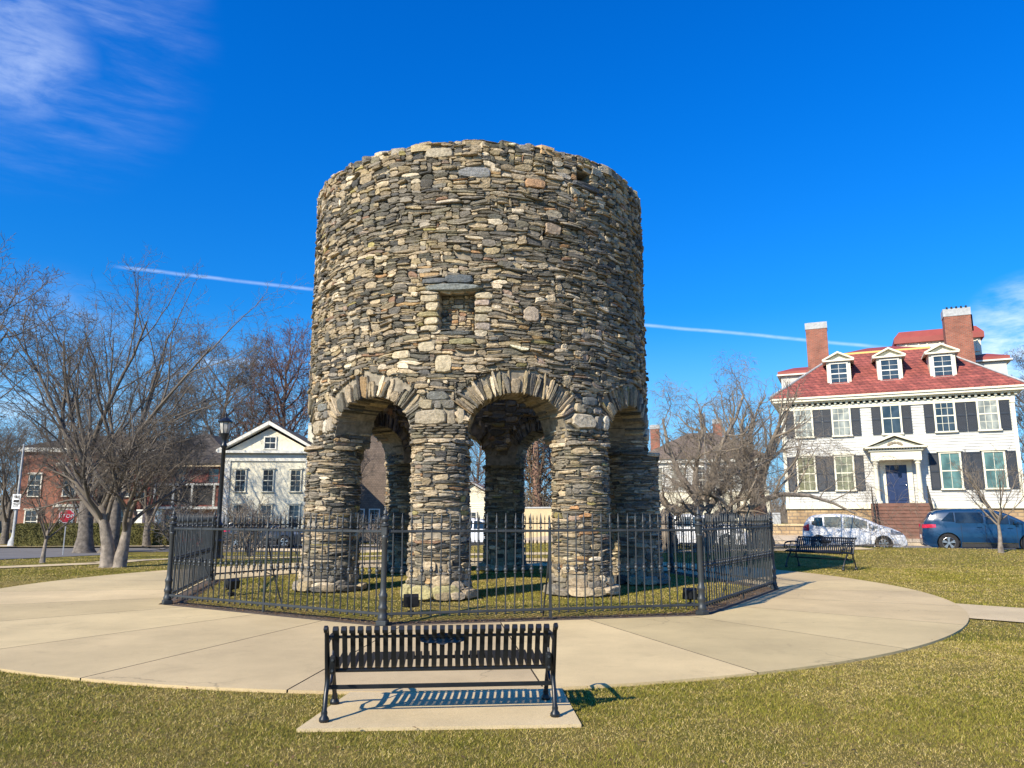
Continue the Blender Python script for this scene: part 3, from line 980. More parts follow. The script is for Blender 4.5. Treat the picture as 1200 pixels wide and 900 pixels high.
# --- springer blocks between the arches
for k in range(8):
    rnd = random.Random(200 + k)
    mb = MB()
    c = PHI0 + 45 * k
    f = outer
    uc = R_(c) * TR
    def blk(x, z, w, h, p, col, sq=6, n=14): stone(mb, f, uc + x, z, w, h, p, rnd, col, back=-.5, n=n, sq=sq, tilt=rnd.gauss(0, .02), jit=.06, bev=.022)
    t = rnd.random()
    z = 2.72
    # thin courses below the blocks
    while z < 2.97:
        h = rnd.uniform(.035, .07); x = -.50
        while x < .46:
            w = rnd.uniform(.12, .34)
            w = min(w, .52 - x)
            blk(x + w / 2, z + h / 2, w * .96, h * .92, rnd.uniform(.01, .06), stone_col(rnd, .3, .25), 3.5, 11)
            x += w
        z += h
    w1 = rnd.uniform(.42, .58)
    blk(-.42 + w1 / 2, 3.13, w1, .27, .07, rnd.choice(TAN), 7)
    w2 = .92 - w1 - .02
    blk(-.42 + w1 + .02 + w2 * .25, 3.12, w2 * .48, .27, .05, rnd.choice(TAN + GREY), 5)
    blk(-.42 + w1 + .02 + w2 * .76, 3.14, w2 * .48, .29, .06, rnd.choice(TAN), 4)
    blk(-.22, 3.37, .26, .18, .05, rnd.choice(TAN), 5); blk(.20, 3.36, .24, .16, .05, rnd.choice(GREY), 4); blk(0, 3.36, .15, .15, .03, rnd.choice(GREY), 4)
    # side courses on the reveals of the arch (radial faces)
    for s_ in (-1, 1):
        z = 2.74
        while z < 3.0:
            h = rnd.uniform(.04, .08); r = TRI + .02
            while r < TR - .05:
                L = rnd.uniform(.15, .35); L = min(L, TR - r)
                def rev(u, v, d, s_=s_):
                    ang = R_(c + s_ * (22.5 - OPEN)) ; 
                    px, py = u * math.sin(ang), -u * math.cos(ang)
                    return (px + s_ * d * math.cos(ang), py + s_ * d * math.sin(ang), v)
                stone(mb, rev, r + L / 2, z + h / 2, L * .95, h * .9, rnd.uniform(0, .03), rnd, stone_col(rnd, .3, .25), n=9)
                r += L
            z += h
    mb.build('springer_block_course', M['stone'], tower)
# --- pillars
PR, PRP = .50, 3.43
def pillar(k):
    rnd = random.Random(300 + k)
    ph = R_(PHI0 + 45 * k)
    px, py = PRP * math.sin(ph), -PRP * math.cos(ph)
    mb = MB(); mb.m = 1
    taper = lambda z: .025 * (1 - z / 2.7) + (.05 * ss(.45, .0, z))
    mb.lathe([(PR - .016 + taper(z), z) for z in (-.1, .3, .8, 1.6, 2.4, 2.74)], 28, (px, py, 0))
    mb.m = 0
    def pm(u, v, d):
        a = u / PR; r = PR + d + taper(v) 
        return (px + r * math.sin(a), py - r * math.cos(a), v)
    cu, cv = .045, .027
    nu = int(round(2 * PI * PR / cu)); cu = 2 * PI * PR / nu
    zb, zt = 0.06, 2.66
    def chp(u, v):
        r = rnd.random(); z = zb + v * cv
        if z < .5 and r < .5: return rnd.randint(4, 9), rnd.randint(3, 6)
        if r < .50: return rnd.randint(4, 15), 1
        if r < .84: return rnd.randint(3, 12), 2
        if r < .94: return rnd.randint(3, 7), 3
        return rnd.randint(4, 7), 4
    for (u, v, w, h) in pack(nu, int((zt - zb) / cv), chp, lambda a, b: True, rnd):
        if rnd.random() < .03: continue
        cx, cy = (u + w / 2) * cu, zb + (v + h / 2) * cv
        tan = .36 + .3 * noise.noise(Vector((cx, cy * 1.3, k * 5.0))) + (.12 if h > 2 else 0)
        col = stone_col(rnd, max(.15, tan), .18, .05)
        stone(mb, pm, cx, cy, (w * cu - .002) * rnd.uniform(.96, 1.08), (h * cv - .002) * rnd.uniform(.95, 1.2), rnd.uniform(.004, .045), rnd, col, n=9, warpf=lambda a, b: warp(a, b, .45, PR), tilt=rnd.gauss(0, .04), bev=rnd.uniform(.004, .010))
    if k in (0, 1, 7):
        for (a, z, w, h) in [(-.1, 1.55, .17, .06), (.12, 1.42, .15, .07), (.02, 1.40, .10, .05)]:
            if k == 1: stone(mb, pm, a - .05, z, w, h, .06, rnd, (.50, .27, .12), n=10)
    o = mb.build('pillar', [M['stone'], M['mortar']], tower)
    # capstone slabs: sub-part, a ring of flat ledge stones
    mb = MB()
    a = rnd.uniform(0, 1)
    a_end = a + 2 * PI
    while a < a_end:
        da = rnd.uniform(.5, 1.1)
        da = min(da, a_end - a + .1)
        hh = rnd.uniform(.06, .10)
        stone(mb, pm, (a + da / 2) * PR, 2.70 + rnd.uniform(-.015, .015), da * PR * .98, hh, rnd.uniform(.05, .10), rnd, stone_col(rnd, .45, .15, .02), back=-.3, n=13, sq=4, tilt=rnd.gauss(0, .02), bev=.012)
        a += da
    mb.build('capstone', M['stone'], o)
    # footing stones
    mb = MB()
    a = 0
    while a < 2 * PI:
        da = rnd.uniform(.35, .8)
        hh = rnd.uniform(.10, .20)
        cc = stone_col(rnd, .4, .15, .02)
        if k == 0 and 4.9 < a + da / 2 + .4 < 7.0: cc = (.40, .35, .17); hh = .24
        stone(mb, pm, (a + da / 2) * PR, .02 + hh / 2, da * PR * 1.16, hh, rnd.uniform(.08, .15), rnd, cc, back=-.2, n=13, sq=3.6, bev=.03)
        a += da
    mb.build('footing', M['stone'], o)
    return o
for k in range(8): pillar(k)
tower.location.z = g(TX, TY) - .0

# ------------------------------------------------------------------ iron fence
FR = 6.30
fence = empty('iron_fence', (CX, CY, .02), 0, 'eight-sided grey wrought iron fence with spear-topped pickets around the stone tower', 'fence')
def fpt(k):
    a = R_(PHI0 + 45 * k)
    return Vector((FR * math.sin(a), -FR * math.cos(a), 0))
def post_mesh():
    mb = MB()
    mb.box((0, 0, .035), (.15, .15, .07), bev=.01)
    mb.lathe([(.064, .07), (.068, .09), (.068, .12), (.056, .14), (.056, .20), (.066, .22), (.066, .25), (.053, .27), (.053, .36), (.062, .38), (.062, .41), (.044, .44), (.041, .50), (.038, 1.16), (.05, 1.18), (.05, 1.20), (.042, 1.22)], 14)
    mb.box((0, 0, 1.275), (.092, .092, .12), bev=.01)
    mb.lathe([(.05, 1.335), (.062, 1.345), (.062, 1.365), (.035, 1.38), (.03, 1.40), (.055, 1.43), (.058, 1.45), (.045, 1.475), (.022, 1.49), (.02, 1.50), (.034, 1.515), (.03, 1.54), (.012, 1.57), (.004, 1.63), (0, 1.64)], 12)
    return mb
o0 = post_mesh().build('corner_post', M['iron'], fence, True, 40)
o0.location = fpt(0)
o0.rotation_euler.z = R_(PHI0)
for k in range(1, 8):
    c = o0.copy(); COL.objects.link(c); adopt(c, fence); c.location = fpt(k); c.rotation_euler.z = R_(PHI0 + 45 * k)
side = (fpt(1) - fpt(0)).length
def rail_mesh(z, h, t):
    mb = MB(); mb.box((0, 0, z), (side - .1, t, h), bev=.005)
    return mb
rails = [('top_rail', rail_mesh(1.27, .036, .03)), ('bottom_rail', rail_mesh(.15, .036, .034))]
mbs = MB()
mbs.box((0, 0, .66), (.042, .024, 1.28), bev=.004)
mbs.lathe([(.02, 1.29), (.03, 1.31), (.02, 1.34), (.012, 1.42), (.003, 1.50)], 8)
mbs.tube([(0, .012, 1.12), (0, .16, .6), (0, .40, .0)], .013, 6)
mbs.tube([(0, .012, .62), (0, .20, .55)], .009, 5)
pm_ = MB()
pm_.tube([(0, 0, .10), (0, 0, 1.43)], .0105, 5)
pm_.lathe([(.0105, .10), (.020, .115), (.0105, .13)], 6)
pm_.lathe([(.0105, .66), (.024, .675), (.016, .69), (.028, .712), (.028, .73), (.016, .75), (.024, .768), (.0105, .785)], 7)
pm_.box((0, 0, .72), (.058, .018, .03), bev=.004)
pm_.lathe([(.0105, 1.30), (.022, 1.315), (.0105, 1.335), (.0105, 1.37), (.021, 1.385), (.017, 1.41), (.012, 1.45), (.003, 1.525), (0, 1.53)], 7)
picks = []
NP = 35
railo = {}
stayo = None
for k in range(8):
    a, b = fpt(k), fpt(k + 1)
    mid = (a + b) / 2
    rz = R_(PHI0 + 22.5 + 45 * k)
    for nm, rmb in rails:
        if nm not in railo:
            o = rmb.build(nm, M['iron'], fence); railo[nm] = o
        else:
            o = railo[nm].copy(); COL.objects.link(o); adopt(o, fence)
        o.location = mid; o.rotation_euler.z = rz
    if stayo is None:
        stayo = mbs.build('stay_post', M['iron'], fence, True, 40); o = stayo
    else:
        o = stayo.copy(); COL.objects.link(o); adopt(o, fence)
    o.location = mid; o.rotation_euler.z = rz
    for i in range(NP):
        if i == NP // 2: continue
        t = (i + .5) / NP
        p = a.lerp(b, .012 + .976 * t)
        dist = (Vector((CX, CY, 0)) + p).length
        vis = 0 if k in (0, 7) else (2 if k == 1 else 10)
        picks.append((vis, dist, p, rz))
picks.sort(key=lambda q: (q[0], q[1]))
first = None
rndp = random.Random(5)
rest = MB()
for i, (_, _, p, rz) in enumerate(picks):
    if i < 100:
        if first is None:
            first = pm_.build('picket', M['iron'], fence, True, 50); o = first
        else:
            o = first.copy(); COL.objects.link(o); adopt(o, fence)
        o.location = p; o.rotation_euler = (rndp.gauss(0, .006), rndp.gauss(0, .006), rz)
    else:
        rest.M = Matrix.Translation(p) @ Matrix.Rotation(rz, 4, 'Z')
        for (vs, fs) in [(pm_.v, pm_.f)]:
            rest.add(vs, fs)
rest.M = None
tag(rest.build('picket_row', M['iron'], fence, True, 50), kind='stuff')

# floodlights inside the fence
def floodlight(x, y, rz, label):
    t = empty('floodlight', (x, y, g(x, y)), rz, label, 'floodlight', 'ground floodlights inside the fence')
    mb = MB(); mb.box((0, 0, .03), (.10, .10, .06), bev=.01); mb.tube([(0, 0, .05), (0, 0, .12)], .018, 8)
    mb.tube([(-.12, 0, .20), (-.12, -.02, .12), (0, -.02, .11), (.12, -.02, .12), (.12, 0, .20)], .01, 5)
    mb.build('bracket', M['black'], t)
    mb = MB()
    mb.prism([(-.07, .12), (.05, .16), (.07, .26), (-.02, .30), (-.09, .26)], -.11, .11, axis='x')
    mb.build('lamp_housing', M['black'], t)
    mb = MB(); mb.M = Matrix.Translation((0, .064, .212)) @ Matrix.Rotation(.2, 4, 'X')
    mb.box((0, 0, 0), (.19, .008, .085)); mb.build('lens', M['lampglass'], t)
floodlight(-1.50, 11.45, R_(10), 'small black floodlight on the grass behind the front left corner post')
floodlight(2.95, 12.75, R_(-20), 'small black floodlight on the grass beside the right front corner post')
floodlight(-5.05, 13.85, R_(50), 'small black floodlight on the grass beside the left corner post')

# ------------------------------------------------------------------ benches
def make_bench(label, loc, rz):
    t = empty('park_bench', loc, rz, label, 'bench', 'black slatted metal park benches')
    W = 1.76
    hw = W / 2
    # local frame: back at y = 0 (rear feet), the seat towards +y
    back = [(.075, .365), (.045, .40), (.02, .47), (-.035, .64), (-.06, .70), (-.085, .722), (-.112, .718), (-.125, .698), (-.118, .676)]
    seat = [(.52, .355), (.535, .385), (.52, .41), (.48, .425), (.36, .415), (.22, .40), (.11, .385), (.06, .375)]
    n = 27
    pitch = (W - .14) / n
    for nm, path in (('backrest', back), ('seat', seat)):
        mb = MB()
        for i in range(n):
            x = -hw + .07 + pitch * (i + .5)
            mb.ribbon(path, x - pitch * .31, x + pitch * .31, .006)
        mb.build(nm, M['black'], t)
    for nm, (y, z), r in (('back_rail', (-.025, .635), .012), ('back_rail', (.075, .365), .017), ('seat_rail', (.50, .375), .015), ('stretcher', (.13, .225), .015)):
        mb = MB()
        if nm == 'stretcher': mb.box((0, y, z), (W - .06, .012, .034), bev=.003)
        else: mb.tube([(-hw + .04, y, z), (hw - .04, y, z)], r, 8)
        mb.build(nm, M['black'], t, True, 40)
    for s_ in (-1, 1):
        x = s_ * (hw - .03)
        mb = MB()
        # rear leg that runs on up into the back upright, front leg, seat bearer
        mb.tube([(x, -.01, .03), (x, .0, .09), (x, .035, .20), (x, .085, .27), (x, .07, .36), (x, .03, .46), (x, -.03, .64), (x, -.07, .715)], [.021, .018, .018, .02, .021, .02, .018, .016], 8)
        mb.tube([(x, .52, .03), (x, .50, .09), (x, .44, .20), (x, .36, .29), (x, .30, .35)], [.021, .018, .018, .02, .02], 8)
        mb.tube([(x, .06, .35), (x, .2, .372), (x, .38, .385), (x, .50, .385), (x, .53, .36)], .02, 8)
        mb.tube([(x, .085, .27), (x, .16, .225), (x, .28, .225), (x, .36, .29)], .012, 6)
        for y in (-.01, .52):
            mb.lathe([(.03, 0), (.038, .01), (.036, .03), (.022, .05), (.024, .07), (.018, .09)], 10, (x, y, 0))
        mb.lathe([(.0, -.02), (.028, -.012), (.028, .012), (0, .02)], 10, (x, -.095, .705), axis='x')
        mb.build('side_frame', M['black'], t, True, 50)
        mb = MB()
        mb.tube([(x, -.005, .575), (x, .06, .60), (x, .20, .605), (x, .38, .60), (x, .50, .575), (x, .555, .52), (x, .54, .46), (x, .48, .435), (x, .43, .46), (x, .44, .50), (x, .475, .505)],
                [.014, .017, .02, .02, .019, .016, .014, .013, .012, .011, .010], 8)
        mb.tube([(x, .30, .40), (x, .34, .47), (x, .30, .55), (x, .26, .595)], .010, 6)
        mb.build('armrest', M['black'], t, True, 50)
        mb = MB()
        mb.box((s_ * (hw - .075), .015, .42), (.045, .05, .14), bev=.008)
        brk = mb.build('bracket', M['black'], t, True, 50)
        for z_ in (.38, .46):
            mb = MB(); mb.lathe([(.010, -.020), (.010, -.002), (0, .0)], 8, (s_ * (hw - .075), -.005, z_), axis='y')
            mb.build('bolt', M['iron'], brk)
    # cast emblem in the middle of the back: a plate with a scroll of leaves
    mb = MB()
    mb.M = Matrix.Translation((0, -.018, .60)) @ Matrix.Rotation(-.29, 4, 'X')
    prof = [(-.17, .02), (-.13, .04), (-.08, .03), (-.05, .05), (0, .06), (.05, .05), (.08, .03), (.13, .04), (.17, .02), (.16, -.01), (.10, -.025), (.05, -.02), (0, -.04), (-.05, -.02), (-.10, -.025), (-.16, -.01)]
    mb.prism(prof, -.006, .012)
    mb.tube([(-.15, .016, .0), (-.10, .018, .025), (-.05, .018, .0), (0, .018, .035), (.05, .018, .0), (.10, .018, .025), (.15, .016, 0)], .008, 6)
    mb.tube([(-.15, -.010, .0), (-.10, -.012, .025), (-.05, -.012, .0), (0, -.012, .035), (.05, -.012, .0), (.10, -.012, .025), (.15, -.010, 0)], .006, 6)
    mb.lathe([(.0, -.014), (.028, -.010), (.03, .016), (0, .022)], 12, (0, 0, .01), axis='y')
    mb.build('emblem', M['black'], t)
    return t
make_bench('black metal slat bench in the foreground on a concrete pad, seen from behind', (-.525, 5.86, .022), R_(5.0)).scale = (1, 1, .94)
b2 = make_bench('black metal slat bench at the edge of the round path near the parked cars', (8.93, 21.75, g(8.8, 21.9) + .02), R_(180 - 58))
b2.scale = (1.08, 1.08, 1.2)

# ------------------------------------------------------------------ street lamp, pole, signs
lx, ly = -10.95, 28.3
lamp = empty('street_lamp', (lx, ly, g(lx, ly)), 0, 'black post-top street lamp with fluted base standing behind the iron fence', 'street lamp')
mb = MB()
mb.lathe([(.26, 0), (.26, .10), (.22, .14), (.20, .55), (.235, .60), (.235, .66), (.17, .72), (.15, 1.15), (.18, 1.2), (.18, 1.26), (.10, 1.34), (.085, 1.5), (.075, 4.1), (.12, 4.16), (.12, 4.22), (.085, 4.28), (.10, 4.45), (.15, 4.58), (.16, 4.64)], 16)
mb.build('post', M['black'], lamp, True, 40)
mb = MB()
mb.lathe([(.15, 4.66), (.20, 4.85), (.225, 5.08), (.0, 5.09)], 8)
lan = mb.build('lantern', M['lampglass'], lamp)
mb = MB()
mb.lathe([(.27, 5.08), (.28, 5.11), (.20, 5.19), (.10, 5.25), (.05, 5.28), (.03, 5.36), (.045, 5.40), (.01, 5.50), (0, 5.52)], 12)
for k in range(8):
    a = 2 * PI * k / 8
    mb.tube([(.155 * math.cos(a), .155 * math.sin(a), 4.64), (.235 * math.cos(a), .235 * math.sin(a), 5.10)], .012, 4)
    mb.tube([(.27 * math.cos(a), .27 * math.sin(a), 5.09), (.29 * math.cos(a), .29 * math.sin(a), 5.16)], .012, 4)
mb.lathe([(.17, 4.62), (.18, 4.66), (.15, 4.68)], 12)
mb.build('lamp_cap', M['black'], lamp, True, 40)

t = empty('utility_pole', (-32.4, 49.4, -.5), 0, 'slim pale street pole with a small white sign beside the hedge', 'pole')
mb = MB()
mb.lathe([(.30, 0), (.26, .4), (.13, .7), (.11, 1.0), (.075, 4.5), (.05, 6.6)], 12)
mb.build('pole', M['lead'], t, True, 40)
mb = MB(); mb.lathe([(.06, 6.58), (.07, 6.65), (0, 6.75)], 8)
mb.build('cap', M['lead'], t)
mb = MB(); mb.box((.05, -.18, 2.95), (.55, .03, .95), bev=.005)
sg = mb.build('sign_panel', M['signwhite'], t)
mb = MB()
for i, (w, h, z) in enumerate([(.38, .05, 3.3), (.30, .05, 3.18), (.36, .16, 2.98), (.3, .05, 2.78), (.34, .05, 2.66)]):
    mb.box((.05, -.199, z), (w, .004, h))
mb.build('sign_lettering', M['dark'], sg)

def text_obj(name, s, size, mat_, parent, loc, rot, ext=.004):
    cu = bpy.data.curves.new(name, 'FONT')
    cu.body = s; cu.size = size; cu.align_x = 'CENTER'; cu.align_y = 'CENTER'; cu.extrude = ext
    o = bpy.data.objects.new(name, cu); COL.objects.link(o)
    dg = bpy.context.evaluated_depsgraph_get()
    me = bpy.data.meshes.new_from_object(o.evaluated_get(dg))
    me.name = name
    bpy.data.objects.remove(o)
    me.materials.clear(); me.materials.append(mat_)
    o = bpy.data.objects.new(name, me); COL.objects.link(o)
    o.location = loc; o.rotation_euler = rot
    adopt(o, parent)
    return o
t = empty('stop_sign', (-22.6, 38.4, g(-22.6, 38.4)), R_(25), 'red octagonal stop sign on a thin post in front of the hedge', 'stop sign')
mb = MB(); mb.box((0, 0, 1.15), (.05, .04, 2.3), bev=.005); mb.build('post', M['lead'], t)
mb = MB()
oc = [(.36 * math.cos(R_(22.5 + 45 * k)), 1.95 + .36 * math.sin(R_(22.5 + 45 * k))) for k in range(8)]
mb.prism(oc, -.045, -.03)
sgn = mb.build('sign_plate', M['signwhite'], t)
mb = MB(); mb.prism([(.335 * math.cos(R_(22.5 + 45 * k)), 1.95 + .335 * math.sin(R_(22.5 + 45 * k))) for k in range(8)], -.05, -.046)
mb.build('sign_face', M['stopred'], sgn)
text_obj('lettering', 'STOP', .26, M['signwhite'], sgn, (0, -.054, 1.95), (PI / 2, 0, 0))

# ------------------------------------------------------------------ windows and houses
WCACHE = {}
def window(parent, x, y, z, w, h, nx=2, ny=2, glass='glass', frame='white_paint', rz=0.0, head=False, name='window', depth=.10, sash=True):
    """window proud of a wall whose face is y (facing -y)"""
    key = (round(w, 2), round(h, 2), nx, ny, glass, frame, head, depth)
    if key not in WCACHE:
        mb = MB(); fw = .09
        mb.bx(-w / 2 - fw, -w / 2, -depth, .02, -.02, h + .02); mb.bx(w / 2, w / 2 + fw, -depth, .02, -.02, h + .02)
        mb.bx(-w / 2 - fw, w / 2 + fw, -depth - .004, .02, h, h + fw)
        mb.bx(-w / 2 - fw - .04, w / 2 + fw + .04, -depth - .05, .02, -.09, -.01)
        if head:
            mb.bx(-w / 2 - fw - .08, w / 2 + fw + .08, -depth - .07, .02, h + fw, h + fw + .10)
            mb.bx(-w / 2 - fw - .03, w / 2 + fw + .03, -depth - .03, .02, h + fw - .02, h + fw + .003)
        if sash: mb.bx(-w / 2, w / 2, -depth + .03, 0, h / 2 - .03, h / 2 + .03)
        for i in range(1, nx):
            X = -w / 2 + w * i / nx
            mb.bx(X - .010, X + .010, -depth + .04, 0, 0, h)
        for j in range(1, ny * 2 if sash else ny):
            Z = h * j / (ny * 2 if sash else ny)
            if sash and abs(Z - h / 2) < .05: continue
            mb.bx(-w / 2, w / 2, -depth + .043, 0, Z - .009, Z + .009)
        f = mb.build(name, M[frame], parent)
        mb = MB(); mb.bx(-w / 2 - .01, w / 2 + .01, -depth + .055, .01, -.01, h + .01)
        p = mb.build('pane', M[glass], f)
        WCACHE[key] = (f.data, p.data)
    else:
        f = link_mesh(name, WCACHE[key][0], parent)
        p = link_mesh('pane', WCACHE[key][1], f)
    f.location = (x, y, z); f.rotation_euler.z = rz
    return f
SC = {}
def shutter(parent, x, y, z, w, h):
    key = (round(w, 2), round(h, 2))
    if key not in SC:
        mb = MB()
        mb.bx(-w / 2, -w / 2 + .05, -.05, 0, 0, h); mb.bx(w / 2 - .05, w / 2, -.05, 0, 0, h)
        for z0 in (0, h * .47, h - .08): mb.bx(-w / 2 + .05, w / 2 - .05, -.047, 0, z0, z0 + .08)
        k = int(h / .06)
        for i in range(k):
            zz = (i + .5) * h / k
            mb.add([(-w / 2 + .05, -.035, zz - .03), (w / 2 - .05, -.035, zz - .03), (w / 2 - .05, -.01, zz + .025), (-w / 2 + .05, -.01, zz + .025)], [(0, 1, 2, 3)])
        SC[key] = mb.build('shutter', M['shutter'], parent)
        o = SC[key]
    else:
        o = link_mesh('shutter', SC[key].data, parent)
    o.location = (x, y, z)
    return o
def clap_wall(mb, x0, x1, z0, z1, y, exp_=.15, ax='x', sgn=-1):
    """lapped boards: saw-tooth section. ax x: wall along x at y facing sgn*y ; ax y: wall along y at x=y arg"""
    n = int(round((z1 - z0) / exp_)); e = (z1 - z0) / n
    vs, fs = [], []
    for i in range(n):
        a, b = z0 + i * e, z0 + (i + 1) * e
        for (zz, d) in ((a, .0), (a + .001, .034), (b, .004)):
            if ax == 'x': vs += [(x0, y + sgn * d, zz), (x1, y + sgn * d, zz)]
            else: vs += [(y + sgn * d, x0, zz), (y + sgn * d, x1, zz)]
        k = i * 6
        fs += [(k, k + 1, k + 3, k + 2), (k + 2, k + 3, k + 5, k + 4)]
    mb.add(vs, fs)
def hip_roof(mb, x0, x1, y0, y1, z0, z1, ins, th=.12, ridge=None):
    xi0, xi1, yi0, yi1 = x0 + ins, x1 - ins, y0 + ins, y1 - ins
    v = [(x0, y0, z0), (x1, y0, z0), (x1, y1, z0), (x0, y1, z0), (xi0, yi0, z1), (xi1, yi0, z1), (xi1, yi1, z1), (xi0, yi1, z1),
         (x0, y0, z0 - th), (x1, y0, z0 - th), (x1, y1, z0 - th), (x0, y1, z0 - th)]
    mb.add(v, [(0, 1, 5, 4), (1, 2, 6, 5), (2, 3, 7, 6), (3, 0, 4, 7), (4, 5, 6, 7), (0, 8, 9, 1), (1, 9, 10, 2), (2, 10, 11, 3), (3, 11, 8, 0), (11, 10, 9, 8)])
def chimney(parent, x, y, z0, z1, w, d, m='brick', cap='lead', capz=.35):
    mb = MB(); mb.bx(x - w / 2, x + w / 2, y - d / 2, y + d / 2, z0, z1 - capz)
    c = mb.build('chimney', M[m], parent)
    mb = MB(); mb.bx(x - w / 2 - .03, x + w / 2 + .03, y - d / 2 - .03, y + d / 2 + .03, z1 - capz, z1 - .04)
    mb.bx(x - w / 2 + .1, x + w / 2 - .1, y - d / 2 + .1, y + d / 2 - .1, z1 - .04, z1)
    mb.build('chimney_cap', M[cap], c)
    return c

# --- white clapboard mansion with the red hip roof
hz = .55
man = empty('clapboard_mansion', (21.09, 41.07, hz), R_(-23.97), 'white clapboard mansion with a red hipped slate roof, three dormers and dark shutters', 'house')
HW, HD = 5.78, 11.0
mb = MB(); mb.bx(-HW, HW, .06, HD, -.4, 1.37)
mb.build('foundation', M['found'], man)
mb = MB()
mb.bx(-HW, HW, .03, HD, 1.40, 7.2)
clap_wall(mb, -HW + .1, HW - .1, 1.62, 7.15, .03)
clap_wall(mb, .15, HD, 1.62, 7.15, -HW, ax='y', sgn=-1)
clap_wall(mb, .15, HD, 1.62, 7.15, HW, ax='y', sgn=1)
w_ = mb.build('wall', M['clap'], man)
mb = MB()
mb.bx(-HW - .05, HW + .05, -.06, HD, 1.36, 1.62)
for s_ in (-1, 1):
    mb.bx(s_ * (HW - .07) - .09, s_ * (HW - .07) + .09, -.05, .1, 1.62, 7.0)
    mb.bx(s_ * (HW - .07) - .12, s_ * (HW - .07) + .12, -.09, .1, 6.86, 7.02)
mb.build('corner_board', M['cream_paint'], man)
mb = MB()
mb.bx(-HW - .05, HW + .05, -.07, HD, 7.0, 7.25)
mb.bx(-HW - .25, HW + .25, -.25, HD + .2, 7.38, 7.46); mb.bx(-HW - .45, HW + .45, -.45, HD + .4, 7.46, 7.60)
mb.bx(-HW - .53, HW + .53, -.53, HD + .45, 7.60, 7.70)
x = -HW - .1
while x < HW + .1:
    mb.bx(x, x + .12, -.20, -.07, 7.25, 7.375); x += .30
mb.build('cornice', M['cream_paint'], man)
mb = MB(); hip_roof(mb, -HW - .5, HW + .5, -.5, HD + .5, 7.78, 10.75, 3.72)
rf = mb.build('roof', M['redroof'], man)
mb = MB()
mb.bx(-HW + 3.2, HW - 3.2, 3.2, 3.33, 10.72, 10.84)
mb.build('ridge_trim', M['copper'], rf)
for (a, b) in (((-HW - .5, -.5), (-HW + 3.22, 3.22)), ((HW + .5, -.5), (HW - 3.22, 3.22))):
    mb = MB(); mb.tube([(a[0], a[1], 7.82), (b[0], b[1], 10.79)], .06, 5)
    mb.build('hip_flashing', M['lead'], rf)
mb = MB(); hip_roof(mb, -HW + 3.15, HW - 3.15, 3.33, HD - 3.2, 10.80, 11.45, 1.9, .1)
mb.build('upper_roof', M['redflat'], man)
chimney(man, -3.62, 4.3, 8.2, 13.15, 1.25, .9, 'brick', 'lead', .45)
c = chimney(man, 4.25, 5.0, 8.2, 13.35, 1.4, 1.0, 'brick', 'lead', .5)
mb = MB()
for i in range(5):
    mb.box((4.25 - .5 + .25 * i, 4.5, 13.36), (.1, .1, .12))
mb.tube([(5.05, 5.2, 12.0), (5.05, 5.2, 13.0)], .09, 8)
mb.build('chimney_pot', M['dark'], c)
# dormers
def dormer(x):
    y0 = .55
    mb = MB()
    w = .64
    mb.bx(x - w, x + w, y0, y0 + 2.2, 8.35, 9.95)
    mb.prism([(x - w, 9.95), (x + w, 9.95), (x, 10.30)], y0 + .03, y0 + 2.3)
    d = mb.build('dormer', M['cream_paint'], man)
    mb = MB()
    for s_ in (-1, 1):
        mb.add([(x, y0 - .22, 10.42), (x + s_ * (w + .22), y0 - .22, 9.98), (x + s_ * (w + .22), y0 + 2.2, 9.98), (x, y0 + 2.6, 10.42),
                (x, y0 - .22, 10.32), (x + s_ * (w + .22), y0 - .22, 9.88), (x + s_ * (w + .22), y0 + 2.2, 9.88), (x, y0 + 2.6, 10.32)],
               [(0, 1, 2, 3), (4, 7, 6, 5), (0, 4, 5, 1), (1, 5, 6, 2), (0, 3, 7, 4)])
    mb.bx(x - w - .2, x + w + .2, y0 - .2, y0 + .02, 9.84, 9.93)
    mb.build('dormer_roof', M['cream_paint'], d)
    window(d, x, y0, 8.55, .84, 1.15, 2, 2, 'glass', 'white_paint', depth=.06)
for x in (-2.5, .15, 2.78): dormer(x)
# rear block and the roof monitor behind the deck
mb = MB(); mb.bx(-6.1, 6.9, 6.9, 15, 0, 10.3)
mb.build('rear_wall', M['clap'], man)
mb = MB(); mb.bx(-6.35, 7.2, 6.65, 15.3, 10.33, 10.42); mb.build('rear_cornice', M['white_paint'], man)
mb = MB(); hip_roof(mb, -6.3, 7.1, 6.75, 15.2, 10.62, 11.0, 1.0, .18); mb.build('rear_roof', M['redflat'], man)
mb = MB(); mb.bx(1.1, 5.8, 7.6, 10.6, 10.6, 12.25)
mon = mb.build('roof_monitor', M['cream_paint'], man)
mb = MB(); hip_roof(mb, .95, 6.0, 7.4, 10.8, 12.38, 12.85, .35, .35); mb.build('monitor_roof', M['redflat'], mon)
for x in (2.0, 3.2, 5.25): window(mon, x, 7.6, 11.25, .62, .75, 3, 1, 'glass', 'cream_paint', depth=.05, sash=False)
# windows, shutters
for x in (-4.57, -2.57, -.02, 2.57, 4.57):
    gl = {-4.57: 'glass_pale', -2.57: 'glass_pale', 4.57: 'glass_pale'}.get(x, 'glass')
    window(man, x, .0, 5.48, .84, 1.66, 3 if abs(x) > 2 else 2, 2 if abs(x) > 2 else 1, gl, 'cream_paint')
    for s_ in (-1, 1): shutter(man, x + s_ * .755, -.012, 5.42, .46, 1.78)
for x in (-4.6, -2.6, 2.6, 4.6):
    window(man, x, .0, 2.42, .86, 1.85, 2 if x > 0 else 3, 1 if x > 0 else 2, 'glass_teal' if x > 0 else 'glass_green', 'cream_paint', head=True)
    for s_ in (-1, 1): shutter(man, x + s_ * .765, -.012, 2.36, .46, 1.96)
